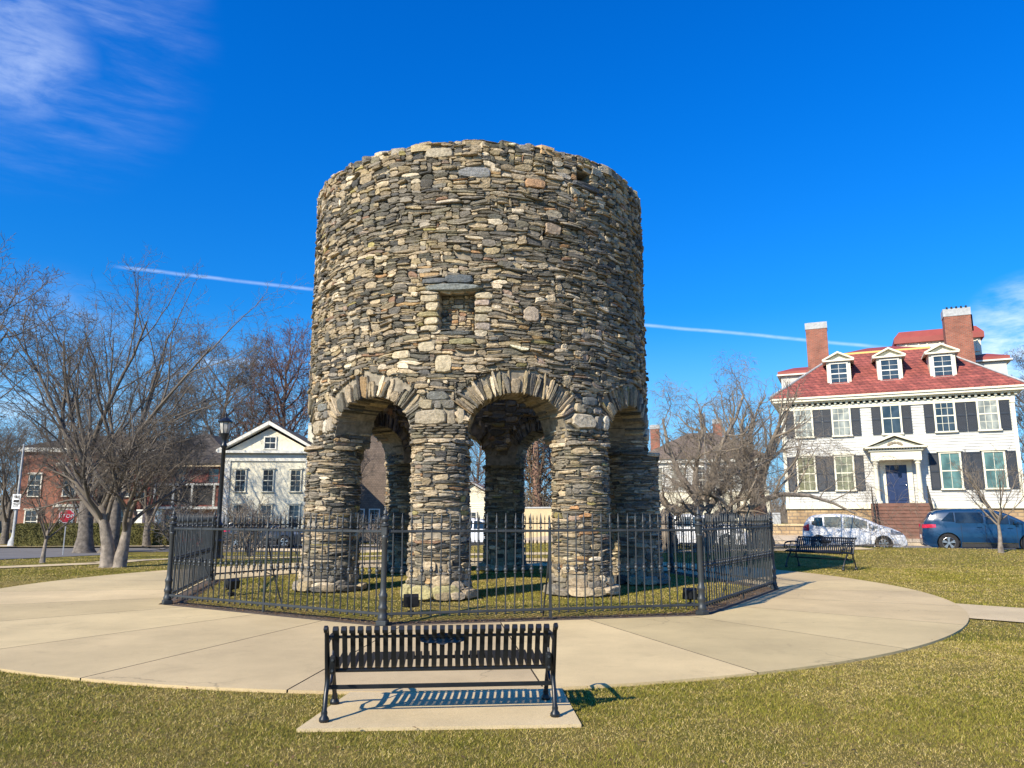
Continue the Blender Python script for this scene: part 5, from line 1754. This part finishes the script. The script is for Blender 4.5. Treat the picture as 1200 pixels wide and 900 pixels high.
# ------------------------------------------------------------------ bare trees
def rot_about(v, ax, a):
    return Matrix.Rotation(a, 3, ax) @ v
class Tree:
    def __init__(s, seed):
        s.r = random.Random(seed); s.seg = []      # (level, pts, radii)
    def grow(s, p, d, L, rad, lv, P):
        r = s.r
        n = max(2, P['segs'][min(lv, len(P['segs']) - 1)])
        pts = [p.copy()]; rads = [rad]
        step = L / n
        wob = P['wob'][min(lv, len(P['wob']) - 1)]
        trop = P['trop'][min(lv, len(P['trop']) - 1)]
        tipf = P.get('tip', .45)
        dirs = [d.copy()]
        for i in range(n):
            d = d + Vector((r.gauss(0, wob), r.gauss(0, wob), r.gauss(0, wob) + trop))
            d.normalize()
            p = p + d * step
            if p.z < .25: p.z = .25
            pts.append(p.copy()); rads.append(rad * (1 - (1 - tipf) * (i + 1) / n)); dirs.append(d.copy())
        s.seg.append((lv, pts, rads))
        if lv >= P['levels']: return
        nc = P['kids'][min(lv, len(P['kids']) - 1)]
        nc = max(1, int(nc * r.uniform(.8, 1.25) + .5))
        t0 = P['start'][min(lv, len(P['start']) - 1)]
        az0 = r.uniform(0, 2 * PI)
        for k in range(nc):
            t = t0 + (1 - t0) * (k + r.uniform(.1, .9)) / nc
            f = t * n; i = min(n - 1, int(f)); q = pts[i].lerp(pts[i + 1], f - i)
            dd = dirs[min(n, i + 1)]
            ang = R_(P['ang'][min(lv, len(P['ang']) - 1)] * r.uniform(.7, 1.25))
            az = az0 + k * 2.4 + r.uniform(-.4, .4)
            ax = rot_about(dd.orthogonal().normalized(), dd, az)
            nd = rot_about(dd, ax, ang)
            ratio = P['ratio'][min(lv, len(P['ratio']) - 1)]
            LL = L * ratio * r.uniform(.75, 1.2) * (1.15 - .45 * t)
            rr = min(rads[i] * .8, rad * P['rr'] * r.uniform(.8, 1.1) * (1.1 - .4 * t))
            s.grow(q, nd, LL, max(P['rmin'], rr), lv + 1, P)
    def build(s, name, label, loc, bark, twig, split=1, group=None, rz=0, cat='tree', flare=0.0):
        t = empty(name, loc, rz, label, cat, group)
        a, b = MB(), MB()
        for lv, pts, rads in s.seg:
            if lv < split:
                if lv == 0 and flare:
                    rads = list(rads); rads[0] *= 1 + flare
                    p0, p1 = pts[0], pts[1]
                    pts = [p0, p0.lerp(p1, .25), p0.lerp(p1, .6)] + pts[1:]
                    rads = [rads[0], rads[0] / (1 + flare) * (1 + flare * .35), rads[0] / (1 + flare) * 1.06] + rads[1:]
                a.tube(pts, rads, 14 if lv == 0 else 9, cap=False)
            else:
                big = max(rads) > .03
                b.tube(pts, rads, 6 if big else 3, cap=False)
        # rough up the trunk
        a.v = [(x + .05 * noise.noise(Vector((x * 3, y * 3, z * 2))), y + .05 * noise.noise(Vector((y * 3, x * 3, z * 2 + 9))), z) for x, y, z in a.v]
        a.build('trunk', M[bark], t, True)
        b.build('crown', M[twig], t, True)
        return t
def loc(x, y, dz=-.05): return (x, y, g(x, y) + dz)
# big old spreading beech with a double trunk, left
BIG = dict(levels=5, segs=[6, 8, 7, 5, 4, 3], wob=[.05, .09, .12, .15, .18, .2], trop=[.02, .06, .05, .03, .02, .02], kids=[6, 6, 5, 5, 4], start=[.45, .25, .18, .12, .1],
           ang=[31, 33, 38, 42, 45], ratio=[1.85, .60, .55, .52, .5], rr=.40, rmin=.0085, tip=.33)
T = Tree(21)
T.grow(Vector((-.5, 0, 0)), Vector((-.10, 0, 1)), 6.6, .47, 0, BIG)
T.grow(Vector((.75, .3, 0)), Vector((.12, .05, 1)), 6.0, .42, 0, BIG)
T.build('beech_tree', 'huge old bare tree with a thick double trunk behind the path at the left', loc(-23.2, 42.2), 'bark', 'twig', 1, flare=.45).scale = (.95, .95, .86)
# small multi-stem tree in front of it
SM = dict(levels=5, segs=[3, 6, 6, 5, 4, 3], wob=[.05, .13, .17, .2, .22, .22], trop=[.0, .06, .03, .01, .0, .0], kids=[5, 6, 5, 5, 4], start=[.55, .3, .15, .1, .1],
          ang=[30, 38, 42, 45, 48], ratio=[1.75, .58, .55, .52, .5], rr=.46, rmin=.0045, tip=.4)
T = Tree(5)
T.grow(Vector((-.13, 0, 0)), Vector((-.05, 0, 1)), 1.9, .24, 0, SM)
T.grow(Vector((.17, .02, 0)), Vector((.10, 0, 1)), 1.7, .20, 0, SM)
T.build('ornamental_tree', 'low forked pale-barked bare tree on the grass strip left of the round path', loc(-11.9, 22.85), 'bark_pale', 'twig', 1, flare=.25)
# thin sapling far left
SAP = dict(levels=4, segs=[3, 5, 5, 4, 3], wob=[.03, .1, .14, .16, .2], trop=[0, .04, .03, .02, 0], kids=[7, 5, 5, 4], start=[.6, .25, .15, .1], ang=[38, 36, 40, 42], ratio=[1.7, .55, .55, .5], rr=.5, rmin=.005, tip=.5)
T = Tree(8); T.grow(Vector((0, 0, 0)), Vector((0, 0, 1)), 1.1, .085, 0, SAP)
T.build('young_tree', 'thin young bare tree on the grass near the road at the far left', loc(-15.3, 24.9), 'bark_pale', 'twig', 1)
# pale vase-shaped sapling right
VAS = dict(levels=4, segs=[4, 7, 6, 4, 3], wob=[.02, .05, .08, .12, .15], trop=[.02, .10, .06, .03, 0], kids=[9, 6, 4, 3], start=[.72, .2, .15, .1], ang=[44, 26, 30, 35], ratio=[2.0, .5, .5, .5], rr=.46, rmin=.005, tip=.45)
T = Tree(31); T.grow(Vector((0, 0, 0)), Vector((.02, 0, 1)), 1.35, .09, 0, VAS)
T.build('young_tree', 'pale vase-shaped young bare tree in front of the blue car', loc(17.5, 27.3), 'bark_pale', 'twig_pale', 1, flare=.2)
# gnarled weeping tree right of the tower
GN = dict(levels=5, segs=[6, 8, 7, 6, 5, 4], wob=[.30, .34, .26, .2, .16, .12], trop=[.05, .07, .05, -.02, -.14, -.26], kids=[5, 6, 6, 6, 5], start=[.5, .2, .15, .1, .1],
          ang=[50, 45, 45, 45, 42], ratio=[1.3, .60, .62, .64, .72], rr=.34, rmin=.005, tip=.3)
T = Tree(77)
T.grow(Vector((0, 0, 0)), Vector((.1, 0, 1)), 2.2, .36, 0, GN)
def limb(pts, r0, r1, lv=1, kidsP=GN):
    pts = [Vector(p) for p in pts]
    n = len(pts)
    T.seg.append((0, pts, [r0 + (r1 - r0) * i / (n - 1) for i in range(n)]))
    L = sum((b - a).length for a, b in zip(pts, pts[1:]))
    for i in range(1, n):
        d = (pts[i] - pts[i - 1]).normalized()
        for q in range(2):
            ax = rot_about(d.orthogonal().normalized(), d, T.r.uniform(0, 2 * PI))
            nd = rot_about(d, ax, R_(T.r.uniform(25, 65))); nd.z += .25
            T.grow(pts[i - 1].lerp(pts[i], T.r.uniform(.3, 1)), nd.normalized(), L * .42 * T.r.uniform(.7, 1.2), (r0 + (r1 - r0) * i / (n - 1)) * .55, 2, GN)
limb([(0, 0, 1.5), (-.5, .0, 1.75), (-1.0, 0, 1.55), (-1.5, .1, 2.0), (-2.0, .1, 2.5), (-2.8, .2, 2.9), (-3.6, .2, 3.4)], .19, .05)
limb([(.1, 0, 1.3), (.8, -.1, 1.35), (1.6, -.2, 1.6), (2.3, -.1, 2.0), (3.1, 0, 2.25), (4.2, 0, 2.2), (5.2, .1, 1.9), (6.0, .1, 1.5)], .18, .03)
limb([(.2, 0, 1.6), (.7, 0, 2.3), (1.2, .1, 3.0), (2.0, 0, 3.2), (2.8, .1, 3.6)], .13, .04)
limb([(.0, 0, 1.6), (-.2, .1, 2.5), (-.1, .1, 3.5), (.2, 0, 4.6), (.1, 0, 5.6)], .14, .04)
limb([(.1, 0, 2.0), (.6, .1, 3.0), (.9, .1, 4.2), (1.5, .0, 5.2), (1.9, 0, 6.2)], .14, .04)
limb([(-.1, 0, 2.0), (-.8, .1, 3.0), (-1.2, .1, 4.2), (-1.4, .0, 5.2)], .14, .04)
T.build('gnarled_tree', 'gnarled twisting bare tree with drooping twigs right of the tower', loc(7.35, 29.3), 'bark_pale', 'twig_pale', 1, flare=.3)
# thick shaggy trunk behind
TH = dict(BIG); TH.update(kids=[6, 6, 5, 5, 4], ratio=[1.1, .6, .58, .55, .5], levels=4, rmin=.009)
T = Tree(91); T.grow(Vector((0, 0, 0)), Vector((.0, 0, 1)), 3.4, .52, 0, TH)
T.build('shaggy_tree', 'thick straight trunk with shaggy reddish bark in front of the cream wall', loc(10.3, 31.5), 'bark_red', 'twig_pale', 1, flare=.35)
# thin pole behind the gnarled tree
t = empty('street_pole', loc(8.2, 31.6), 0, 'slim weathered pole standing between the gnarled and the shaggy tree', 'pole')
mb = MB(); mb.lathe([(.085, 0), (.07, 3), (.055, 5.6)], 8); mb.build('pole', M['lead'], t, True, 40)
mb = MB(); mb.lathe([(.07, 5.58), (.08, 5.62), (0, 5.72)], 8); mb.build('cap', M['lead'], t)
# tall background trees
TALL = dict(levels=5, segs=[9, 6, 5, 4, 3, 3], wob=[.03, .11, .14, .16, .18, .2], trop=[.01, .08, .05, .03, .02, 0], kids=[15, 6, 5, 5, 4], start=[.25, .2, .15, .12, .1],
            ang=[48, 42, 42, 42, 42], ratio=[.46, .55, .55, .55, .55], rr=.38, rmin=.016, tip=.18)
DENSE = dict(TALL); DENSE.update(kids=[30, 8, 6, 4, 3], ang=[52, 45, 42, 40, 40], ratio=[.42, .5, .5, .5, .5], trop=[.0, .10, .07, .05, .03, 0], rmin=.014)
WIDE = dict(BIG); WIDE.update(rmin=.014, kids=[6, 6, 6, 5, 5])
protos = {}
def proto(key, seed, P, L, r):
    T = Tree(seed); T.grow(Vector((0, 0, 0)), Vector((T.r.gauss(0, .03), 0, 1)), L, r, 0, P)
    protos[key] = T
proto('tall', 3, TALL, 15.0, .36)
proto('tall2', 4, TALL, 15.0, .40)
proto('dense', 6, DENSE, 15.0, .34)
proto('wide', 9, WIDE, 5.0, .5)
made = {}
def back_tree(key, name, label, x, y, scale, rz, bark='bark', twig='twig', sz=None, group=None):
    k2 = (key, bark, twig)
    if k2 not in made:
        o = protos[key].build(name, label, loc(x, y), bark, twig, 1, group, rz)
        made[k2] = o
    else:
        o = copy_tree(made[k2]); o.name = name
        o.location = loc(x, y); o.rotation_euler.z = rz
        o['label'] = label
        if group: o['group'] = group
    o.scale = (scale, scale, sz or scale)
    return o
GB = 'bare trees standing behind the houses'
back_tree('wide', 'spreading_tree', 'bare spreading tree whose crown enters the picture at the upper left edge', -21.0, 27.0, .66, .3, sz=.76)
back_tree('tall', 'background_tree', 'tall bare tree behind the dark brick house, left of the lamp', -28.4, 71, 1.0, 1.2, group=GB)
back_tree('dense', 'background_tree', 'dense reddish-brown bare tree behind the temple-front house beside the tower', -22.0, 72, 1.08, 0, 'bark', 'twig_red', group=GB)
back_tree('tall2', 'background_tree', 'slim bare tree between the lamp and the pediment of the temple-front house', -27.0, 76, .82, 2.2, group=GB)
back_tree('dense', 'background_tree', 'reddish-brown bare tree close to the left edge of the tower', -17.5, 76, .92, 1.6, 'bark', 'twig_red', group=GB)
back_tree('tall2', 'background_tree', 'tall bare tree above the orange brick house at the far left', -44, 72, .95, .7, group=GB)
back_tree('tall', 'background_tree', 'bare tree behind the orange brick house just right of the huge old tree', -36, 78, .9, 3.0, group=GB)
back_tree('wide', 'background_tree', 'broad bare tree behind the hedge at the far left edge', -50, 62, 1.15, 4.0, group=GB)
back_tree('wide', 'background_tree', 'broad bare tree between the two brick houses', -31.0, 56.5, .75, 5.2, group=GB)
back_tree('tall2', 'background_tree', 'lower bare tree in front of the dark brick house left of the lamp', -19.4, 44, .42, 5.0, group=GB)
back_tree('wide', 'background_tree', 'small spreading bare tree over the white gate by the dark brick house', -23.6, 49.2, .55, 2.0, group=GB)
back_tree('wide', 'background_tree', 'low bare tree screening the left half of the orange brick house', -37.0, 55.5, .62, 1.0, group=GB)
back_tree('wide', 'background_tree', 'low bare tree screening the right half of the orange brick house', -31.0, 54.5, .58, 2.7, group=GB)
back_tree('tall', 'background_tree', 'thin bare tree close beside the utility pole behind the hedge', -40.5, 57.5, .50, 2.0, group=GB)
GT = 'brown ivy-clad trees seen through the arches'
for i, (x, y, sc, rz, k, lb) in enumerate([(-.3, 56, .62, .2, 'dense', 'left of three brown trees seen through the middle arch'), (1.6, 55, .66, 1.7, 'dense', 'middle of three brown trees seen through the middle arch'), (3.6, 56, .60, 3.1, 'dense', 'right of three brown trees seen through the middle arch'),
                               (-11.5, 53, .5, 2.4, 'tall2', 'bare tree in front of the brown shingled house seen through the left arch'), (-3.5, 70, .6, .9, 'tall', 'bare tree behind the small yellow cottage')]):
    back_tree(k, 'background_tree', lb, x, y, sc, rz, 'bark', 'twig_red' if k == 'dense' else 'twig', group=GT)
back_tree('tall', 'background_tree', 'bare tree behind the low white house right of the tower', 9.5, 66, .55, 2.6, group=GB)
back_tree('tall2', 'background_tree', 'small bare tree top showing behind the right end of the mansion roof', 42.5, 60, .72, 1.1, group=GB)
# ivy trunks (leafy brown columns) through the middle arch
def leaf_cloud(n, fn, size, rnd, mb, col=(1, 1, 1)):
    for _ in range(n):
        p = Vector(fn(rnd)); a = Vector((rnd.gauss(0, 1), rnd.gauss(0, 1), rnd.gauss(0, 1))).normalized(); b = a.orthogonal().normalized()
        b = rot_about(b, a, rnd.uniform(0, 2 * PI)); c = a.cross(b)
        s = size * rnd.uniform(.6, 1.3)
        mb.add([tuple(p - b * s), tuple(p + c * s * .5), tuple(p + b * s), tuple(p - c * s * .5)], [(0, 1, 2, 3)], col)
rnd = random.Random(44)
for i, (x, y, h, r, lb) in enumerate([(.2, 52.5, 6.6, .75, 'left ivy-wrapped brown trunk seen through the middle arch'), (1.7, 52.0, 7.4, .80, 'second ivy-wrapped brown trunk seen through the middle arch'), (3.3, 52.4, 6.8, .85, 'third ivy-wrapped brown trunk seen through the middle arch'), (4.8, 52.8, 7.2, .7, 'right ivy-wrapped brown trunk seen through the middle arch')]):
    t = empty('ivy_tree', (x, y, -.45), 0, lb, 'tree', 'ivy-wrapped trunks behind the board fence')
    mb = MB(); mb.tube([(0, 0, 0), (.05, 0, h * .4), (-.05, 0, h * .8), (.05, .1, h * 1.1)], [.42, .34, .25, .1], 10); mb.tube([(0, 0, h * .5), (.5, 0, h * .8), (.7, .1, h * 1.15)], [.16, .1, .04], 6); mb.tube([(0, 0, h * .45), (-.5, 0, h * .75), (-.8, .1, h * 1.1)], [.15, .1, .04], 6)
    mb.build('trunk', M['bark_red'], t, True)
    mb = MB()
    def fn(q, r=r, h=h):
        z = q.uniform(0.1, 1.0); a = q.uniform(0, 2 * PI)
        rr = r * (1.0 - .45 * abs(z - .45)) * (1 + .35 * noise.noise(Vector((z * 6, a, i * 3.0)))) * q.uniform(.65, 1.0)
        return (rr * math.cos(a), rr * math.sin(a), z * h)
    leaf_cloud(2600, fn, .085, rnd, mb); mb.build('crown', M['ivy'], t)
# gnarled root burls beside the weeping tree
mb = MB()
for (dx, h, r) in ((-.6, 1.5, .33), (.15, 1.7, .30)):
    mb.tube([(dx * 1.2, 0, 0), (dx, 0, h * .5), (dx * .9, .05, h * .85), (dx * .5, .1, h)], [r * 1.3, r * 1.1, r * .9, r * .3], 10)
o = mb.build('tree_stump', M['bark_pale'], None, True); o.location = loc(5.9, 29.6)
tag(o, 'pair of rounded mossy stumps standing left of the gnarled tree trunk', 'tree stump')
# small shrubs near the lamp
SH = dict(levels=3, segs=[4, 4, 3, 3], wob=[.15, .2, .2, .2], trop=[.05, .02, 0, 0], kids=[6, 5, 4], start=[.2, .15, .1], ang=[45, 45, 45], ratio=[.6, .55, .5], rr=.55, rmin=.008, tip=.4)
def shrub(x, y, s, seed, label, n=9):
    T = Tree(seed)
    for i in range(n):
        a = 2 * PI * i / n
        T.grow(Vector((.08 * math.cos(a), .08 * math.sin(a), 0)), Vector((.55 * math.cos(a), .55 * math.sin(a), 1)).normalized(), 1.3 * s, .035 * s, 0, SH)
    t = T.build('bare_shrub', label, loc(x, y, 0), 'bark_pale', 'twig_pale', 1, 'bare shrubs round the park', 0, 'shrub')
shrub(-11.3, 33.0, 1.55, 61, 'pale bare shrub just right of the street lamp')
shrub(-14.6, 33.5, 1.5, 62, 'pale bare shrub left of the street lamp behind the fence')
shrub(-8.0, 46.5, 1.3, 63, 'bare shrub in front of the temple-front house near the left pillar')
# hedge
t = empty('clipped_hedge', (-31.8, 48.9, -.4), R_(8), 'long clipped olive-green hedge in front of the orange brick house', 'hedge')
mb = MB(); mb.bx(0, 9.2, -.35, .35, 0, 1.38); mb.build('hedge_core', M['hedge'], t)
mb = MB()
def hf(q):
    f = q.random()
    x = q.uniform(-.02, 9.22)
    if f < .6: return (x, -.36 + q.gauss(0, .03), q.uniform(.02, 1.42))
    if f < .85: return (x, q.uniform(-.36, .36), 1.40 + q.gauss(0, .03))
    return (q.choice((-.01, 9.21)), q.uniform(-.36, .36), q.uniform(0, 1.4))
leaf_cloud(16000, hf, .05, rnd, mb); mb.build('foliage', M['hedge'], t)

# ------------------------------------------------------------------ grass blades and dry leaves
rg = np.random.default_rng(7)
gN = np.vectorize(g)
def allowed(x, y):
    dx, dy = x - CX, y - CY
    ph = np.degrees(np.arctan2(dx, -dy)); r = np.hypot(dx, dy)
    ro = 9.85 - .80 * np.maximum(0, np.sin(np.radians(ph))) + .34 * np.maximum(0, np.cos(np.radians(ph))) ** 2
    m = np.full_like(x, -9.0)
    for k in range(8): m = np.maximum(m, np.cos(np.radians(ph - (PHI0 + 22.5 + 45 * k))))
    inner = r * m < 5.76
    wob = -.012 + .03 * np.sin(ph * 2.9) + .03 * np.sin(ph * 7.7 + 1) + .03 * rg.random(len(x))
    ok = (r > ro - .035 + wob) | inner
    ok &= ~((x > -1.54) & (x < .49) & (y > 5.59 + .06 * (x + 1.5)) & (y < 7.1) & (x > -1.52 + .12 * (y - 5.6)) & (x < .50 - .05 * (y - 5.6)))
    # pillars
    for k in range(8):
        a = R_(PHI0 + 45 * k)
        ok &= np.hypot(x - (TX + PRP * math.sin(a)), y - (TY - PRP * math.cos(a))) > .62
    # right-hand footpath
    ok &= ~((np.abs((x - 7.2) * .6765 + (y - 12.42) * .7364) < 1.02) & (x > 6.5))
    n = (x - 12.7) * .4067 + (y - 33.4) * .9135
    s = (x - 12.7) * .9135 - (y - 33.4) * .4067
    ok &= ~((n > -.6) & (s > -30))
    def seg(x0, y0, x1, y1, hw):
        L = math.hypot(x1 - x0, y1 - y0); ux, uy = (x1 - x0) / L, (y1 - y0) / L
        a = (x - x0) * ux + (y - y0) * uy; b = np.abs(-(x - x0) * uy + (y - y0) * ux)
        return (a > -.1) & (a < L + .1) & (b < hw)
    ok &= ~seg(-24, 13.2, -13.25, 24.6, .52) & ~seg(-13.25, 24.6, -11.5, 39, .62) & ~seg(-12, 28.6, 14, 30, .62)
    ok &= ~((x < -17.2 - 4.3 * (y - 22) / 20.5) & (y > 21.8))
    ok &= (y < 41)
    return ok
def blades(name, label, cat, N, y0, y1, hmin, hmax, wmin, power=1.0, m='blade', xr=.78, extra=1.5, colfn=None, flat=False, region=None):
    y = y0 + (y1 - y0) * rg.random(N) ** power
    x = (rg.random(N) * 2 - 1) * (y * xr + extra)
    k = allowed(x, y)
    if region is not None: k &= region(x, y)
    x, y = x[k], y[k]; n = len(x)
    z = gN(x, y)
    patch = np.array([.9 * noise.noise(Vector((a * .4, b * .4, 0))) + .7 * noise.noise(Vector((a * 1.7, b * 1.7, 4))) + .5 * noise.noise(Vector((a * 6, b * 6, 8))) for a, b in zip(x, y)])
    h = (hmin + (hmax - hmin) * rg.random(n)) * np.clip(1 + .7 * patch, .25, 2)
    w = np.maximum(wmin, y * .00042) * (.7 + .6 * rg.random(n))
    ang = rg.random(n) * 2 * PI
    lean = rg.normal(0, .85, (n, 2)) * h[:, None]
    c, s = np.cos(ang) * w, np.sin(ang) * w
    V = np.empty((n, 3, 3), np.float32)
    V[:, 0] = np.stack([x - c, y - s, z - .003], 1)
    V[:, 1] = np.stack([x + c, y + s, z - .003], 1)
    V[:, 2] = np.stack([x + lean[:, 0], y + lean[:, 1], z + h], 1)
    if flat:
        V = np.empty((n, 4, 3), np.float32)
        tl = rg.normal(0, .35, n)
        L = w * 1.0; B = w * .55
        ca, sa = np.cos(ang), np.sin(ang)
        zz = z + .012 + .02 * rg.random(n)
        V[:, 0] = np.stack([x - ca * L, y - sa * L, zz - tl * L * .5], 1); V[:, 1] = np.stack([x + sa * B, y - ca * B, zz + .3 * B], 1)
        V[:, 2] = np.stack([x + ca * L, y + sa * L, zz + tl * L * .5], 1); V[:, 3] = np.stack([x - sa * B, y + ca * B, zz + .3 * B], 1)
    q = V.shape[1]
    me = bpy.data.meshes.new(name)
    me.vertices.add(n * q); me.vertices.foreach_set('co', V.reshape(-1))
    me.loops.add(n * q); me.loops.foreach_set('vertex_index', np.arange(n * q, dtype=np.int32))
    me.polygons.add(n); me.polygons.foreach_set('loop_start', np.arange(0, n * q, q, dtype=np.int32))
    try: me.polygons.foreach_set('loop_total', np.full(n, q, np.int32))
    except Exception: pass
    me.update(calc_edges=True)
    cc = colfn(n, patch)
    at = me.color_attributes.new('Col', 'FLOAT_COLOR', 'POINT')
    arr = np.ones((n, q, 4), np.float32); arr[:, :, :3] = cc[:, None, :]
    at.data.foreach_set('color', arr.reshape(-1))
    me.materials.append(M[m])
    o = bpy.data.objects.new(name, me); COL.objects.link(o)
    return tag(o, label, cat, None, 'stuff')
def gcol(n, patch):
    A = np.array([(.19, .18, .022), (.25, .225, .032), (.31, .25, .05), (.42, .31, .10), (.52, .41, .18), (.14, .14, .022)])
    t = np.clip(.48 + patch * 1.3, 0, 1)[:, None]
    pg = np.array([.28, .26, .16, .08, .03, .19]); pd = np.array([.05, .10, .24, .32, .25, .04])
    cg = A[rg.choice(6, n, p=pg)]; cd = A[rg.choice(6, n, p=pd)]
    sel = (rg.random(n)[:, None] < (1 - t))
    return np.where(sel, cd, cg) * rg.uniform(.75, 1.25, (n, 1))
blades('lawn_grass', 'short olive and straw coloured lawn grass in the foreground', 'grass', 520000, 4.3, 9.5, .007, .022, .0019, 1.0, colfn=gcol)
blades('lawn_grass', 'short grass inside the fence and on the lawn to the right of the path', 'grass', 420000, 9.0, 22, .008, .026, .0028, .9, colfn=gcol)
blades('lawn_grass', 'short grass on the far lawn up to the parked cars', 'grass', 220000, 22, 41, .01, .032, .004, 1.0, colfn=gcol)
def lcol(n, patch):
    A = np.array([(.20, .12, .06), (.12, .075, .04), (.32, .22, .12), (.07, .05, .035), (.26, .13, .06)])
    return A[rg.choice(5, n)] * rg.uniform(.7, 1.2, (n, 1))
def near_fence(x, y):
    dx, dy = x - CX, y - CY
    m = np.full_like(x, -9.0)
    for k in range(8):
        a = R_(PHI0 + 22.5 + 45 * k); m = np.maximum(m, dx * math.sin(a) - dy * math.cos(a))
    return (m > 5.29 + rg.random(len(x)) ** .6 * .42) & (m < 5.80)
_al = allowed
allowed_backup = allowed
def allowed(x, y): return np.ones(len(x), bool)
blades('leaf_litter', 'dry brown leaves gathered along the inside foot of the iron fence', 'leaf litter', 260000, 10.2, 23.5, .01, .02, .016, 1.0, m='litter', xr=.45, extra=2, colfn=lcol, flat=True, region=near_fence)
allowed = allowed_backup
blades('dry_leaves', 'scattered dry leaves lying on the lawn', 'dry leaves', 5200, 4.5, 26, .01, .02, .016, .8, m='litter', colfn=lcol, flat=True)
# dark damp earth strip that carries the fence
mb = MB(); N = 160; vs = []
for i in range(N):
    ph = 360 * i / N - 180
    m_ = max(math.cos(R_(ph - (PHI0 + 22.5 + 45 * k))) for k in range(8))
    for ap in (5.56, 5.99):
        r = (ap + .03 * noise.noise(Vector((ph * .3, ap, 0)))) / m_
        x, y = CX + r * math.sin(R_(ph)), CY - r * math.cos(R_(ph))
        vs.append((x, y, g(x, y) + (.012 if ap < 5.7 else .016)))
mb.add(vs, [(2 * i, 2 * i + 1, (2 * i + 3) % (2 * N), (2 * i + 2) % (2 * N)) for i in range(N)])
tag(mb.build('soil_strip', simple('dark_soil', (.085, .062, .042), .95, var=.5, scale=22, bump=.8)), kind='structure')

# far-off wood along the horizon, one mass nobody could count
mb = MB(); rnd = random.Random(12)
for i in range(16000):
    a = R_(rnd.uniform(-72, 62)); D = rnd.uniform(110, 190)
    x, y = D * math.sin(a), D * math.cos(a)
    h = rnd.uniform(5, 9.5) * (1 + .25 * noise.noise(Vector((a * 14, 0, 0))))
    w = rnd.uniform(.04, .16); dx = rnd.gauss(0, 2.0)
    b = rnd.uniform(0, h * .7); h = max(b + 1, h * rnd.uniform(.6, 1))
    mb.add([(x - w, y, -.5 + b), (x + w, y, -.5 + b), (x + dx, y + rnd.gauss(0, 1), -.5 + h)], [(0, 1, 2)])
    if i % 4 == 0: mb.add([(x - 1.6, y, -.6), (x + 1.6, y, -.6), (x + rnd.gauss(0, 1.2), y, rnd.uniform(1.0, 3))], [(0, 1, 2)])
tag(mb.build('distant_wood', M['twig']), 'bare grey-brown wood on the horizon behind the houses', 'wood', None, 'stuff')
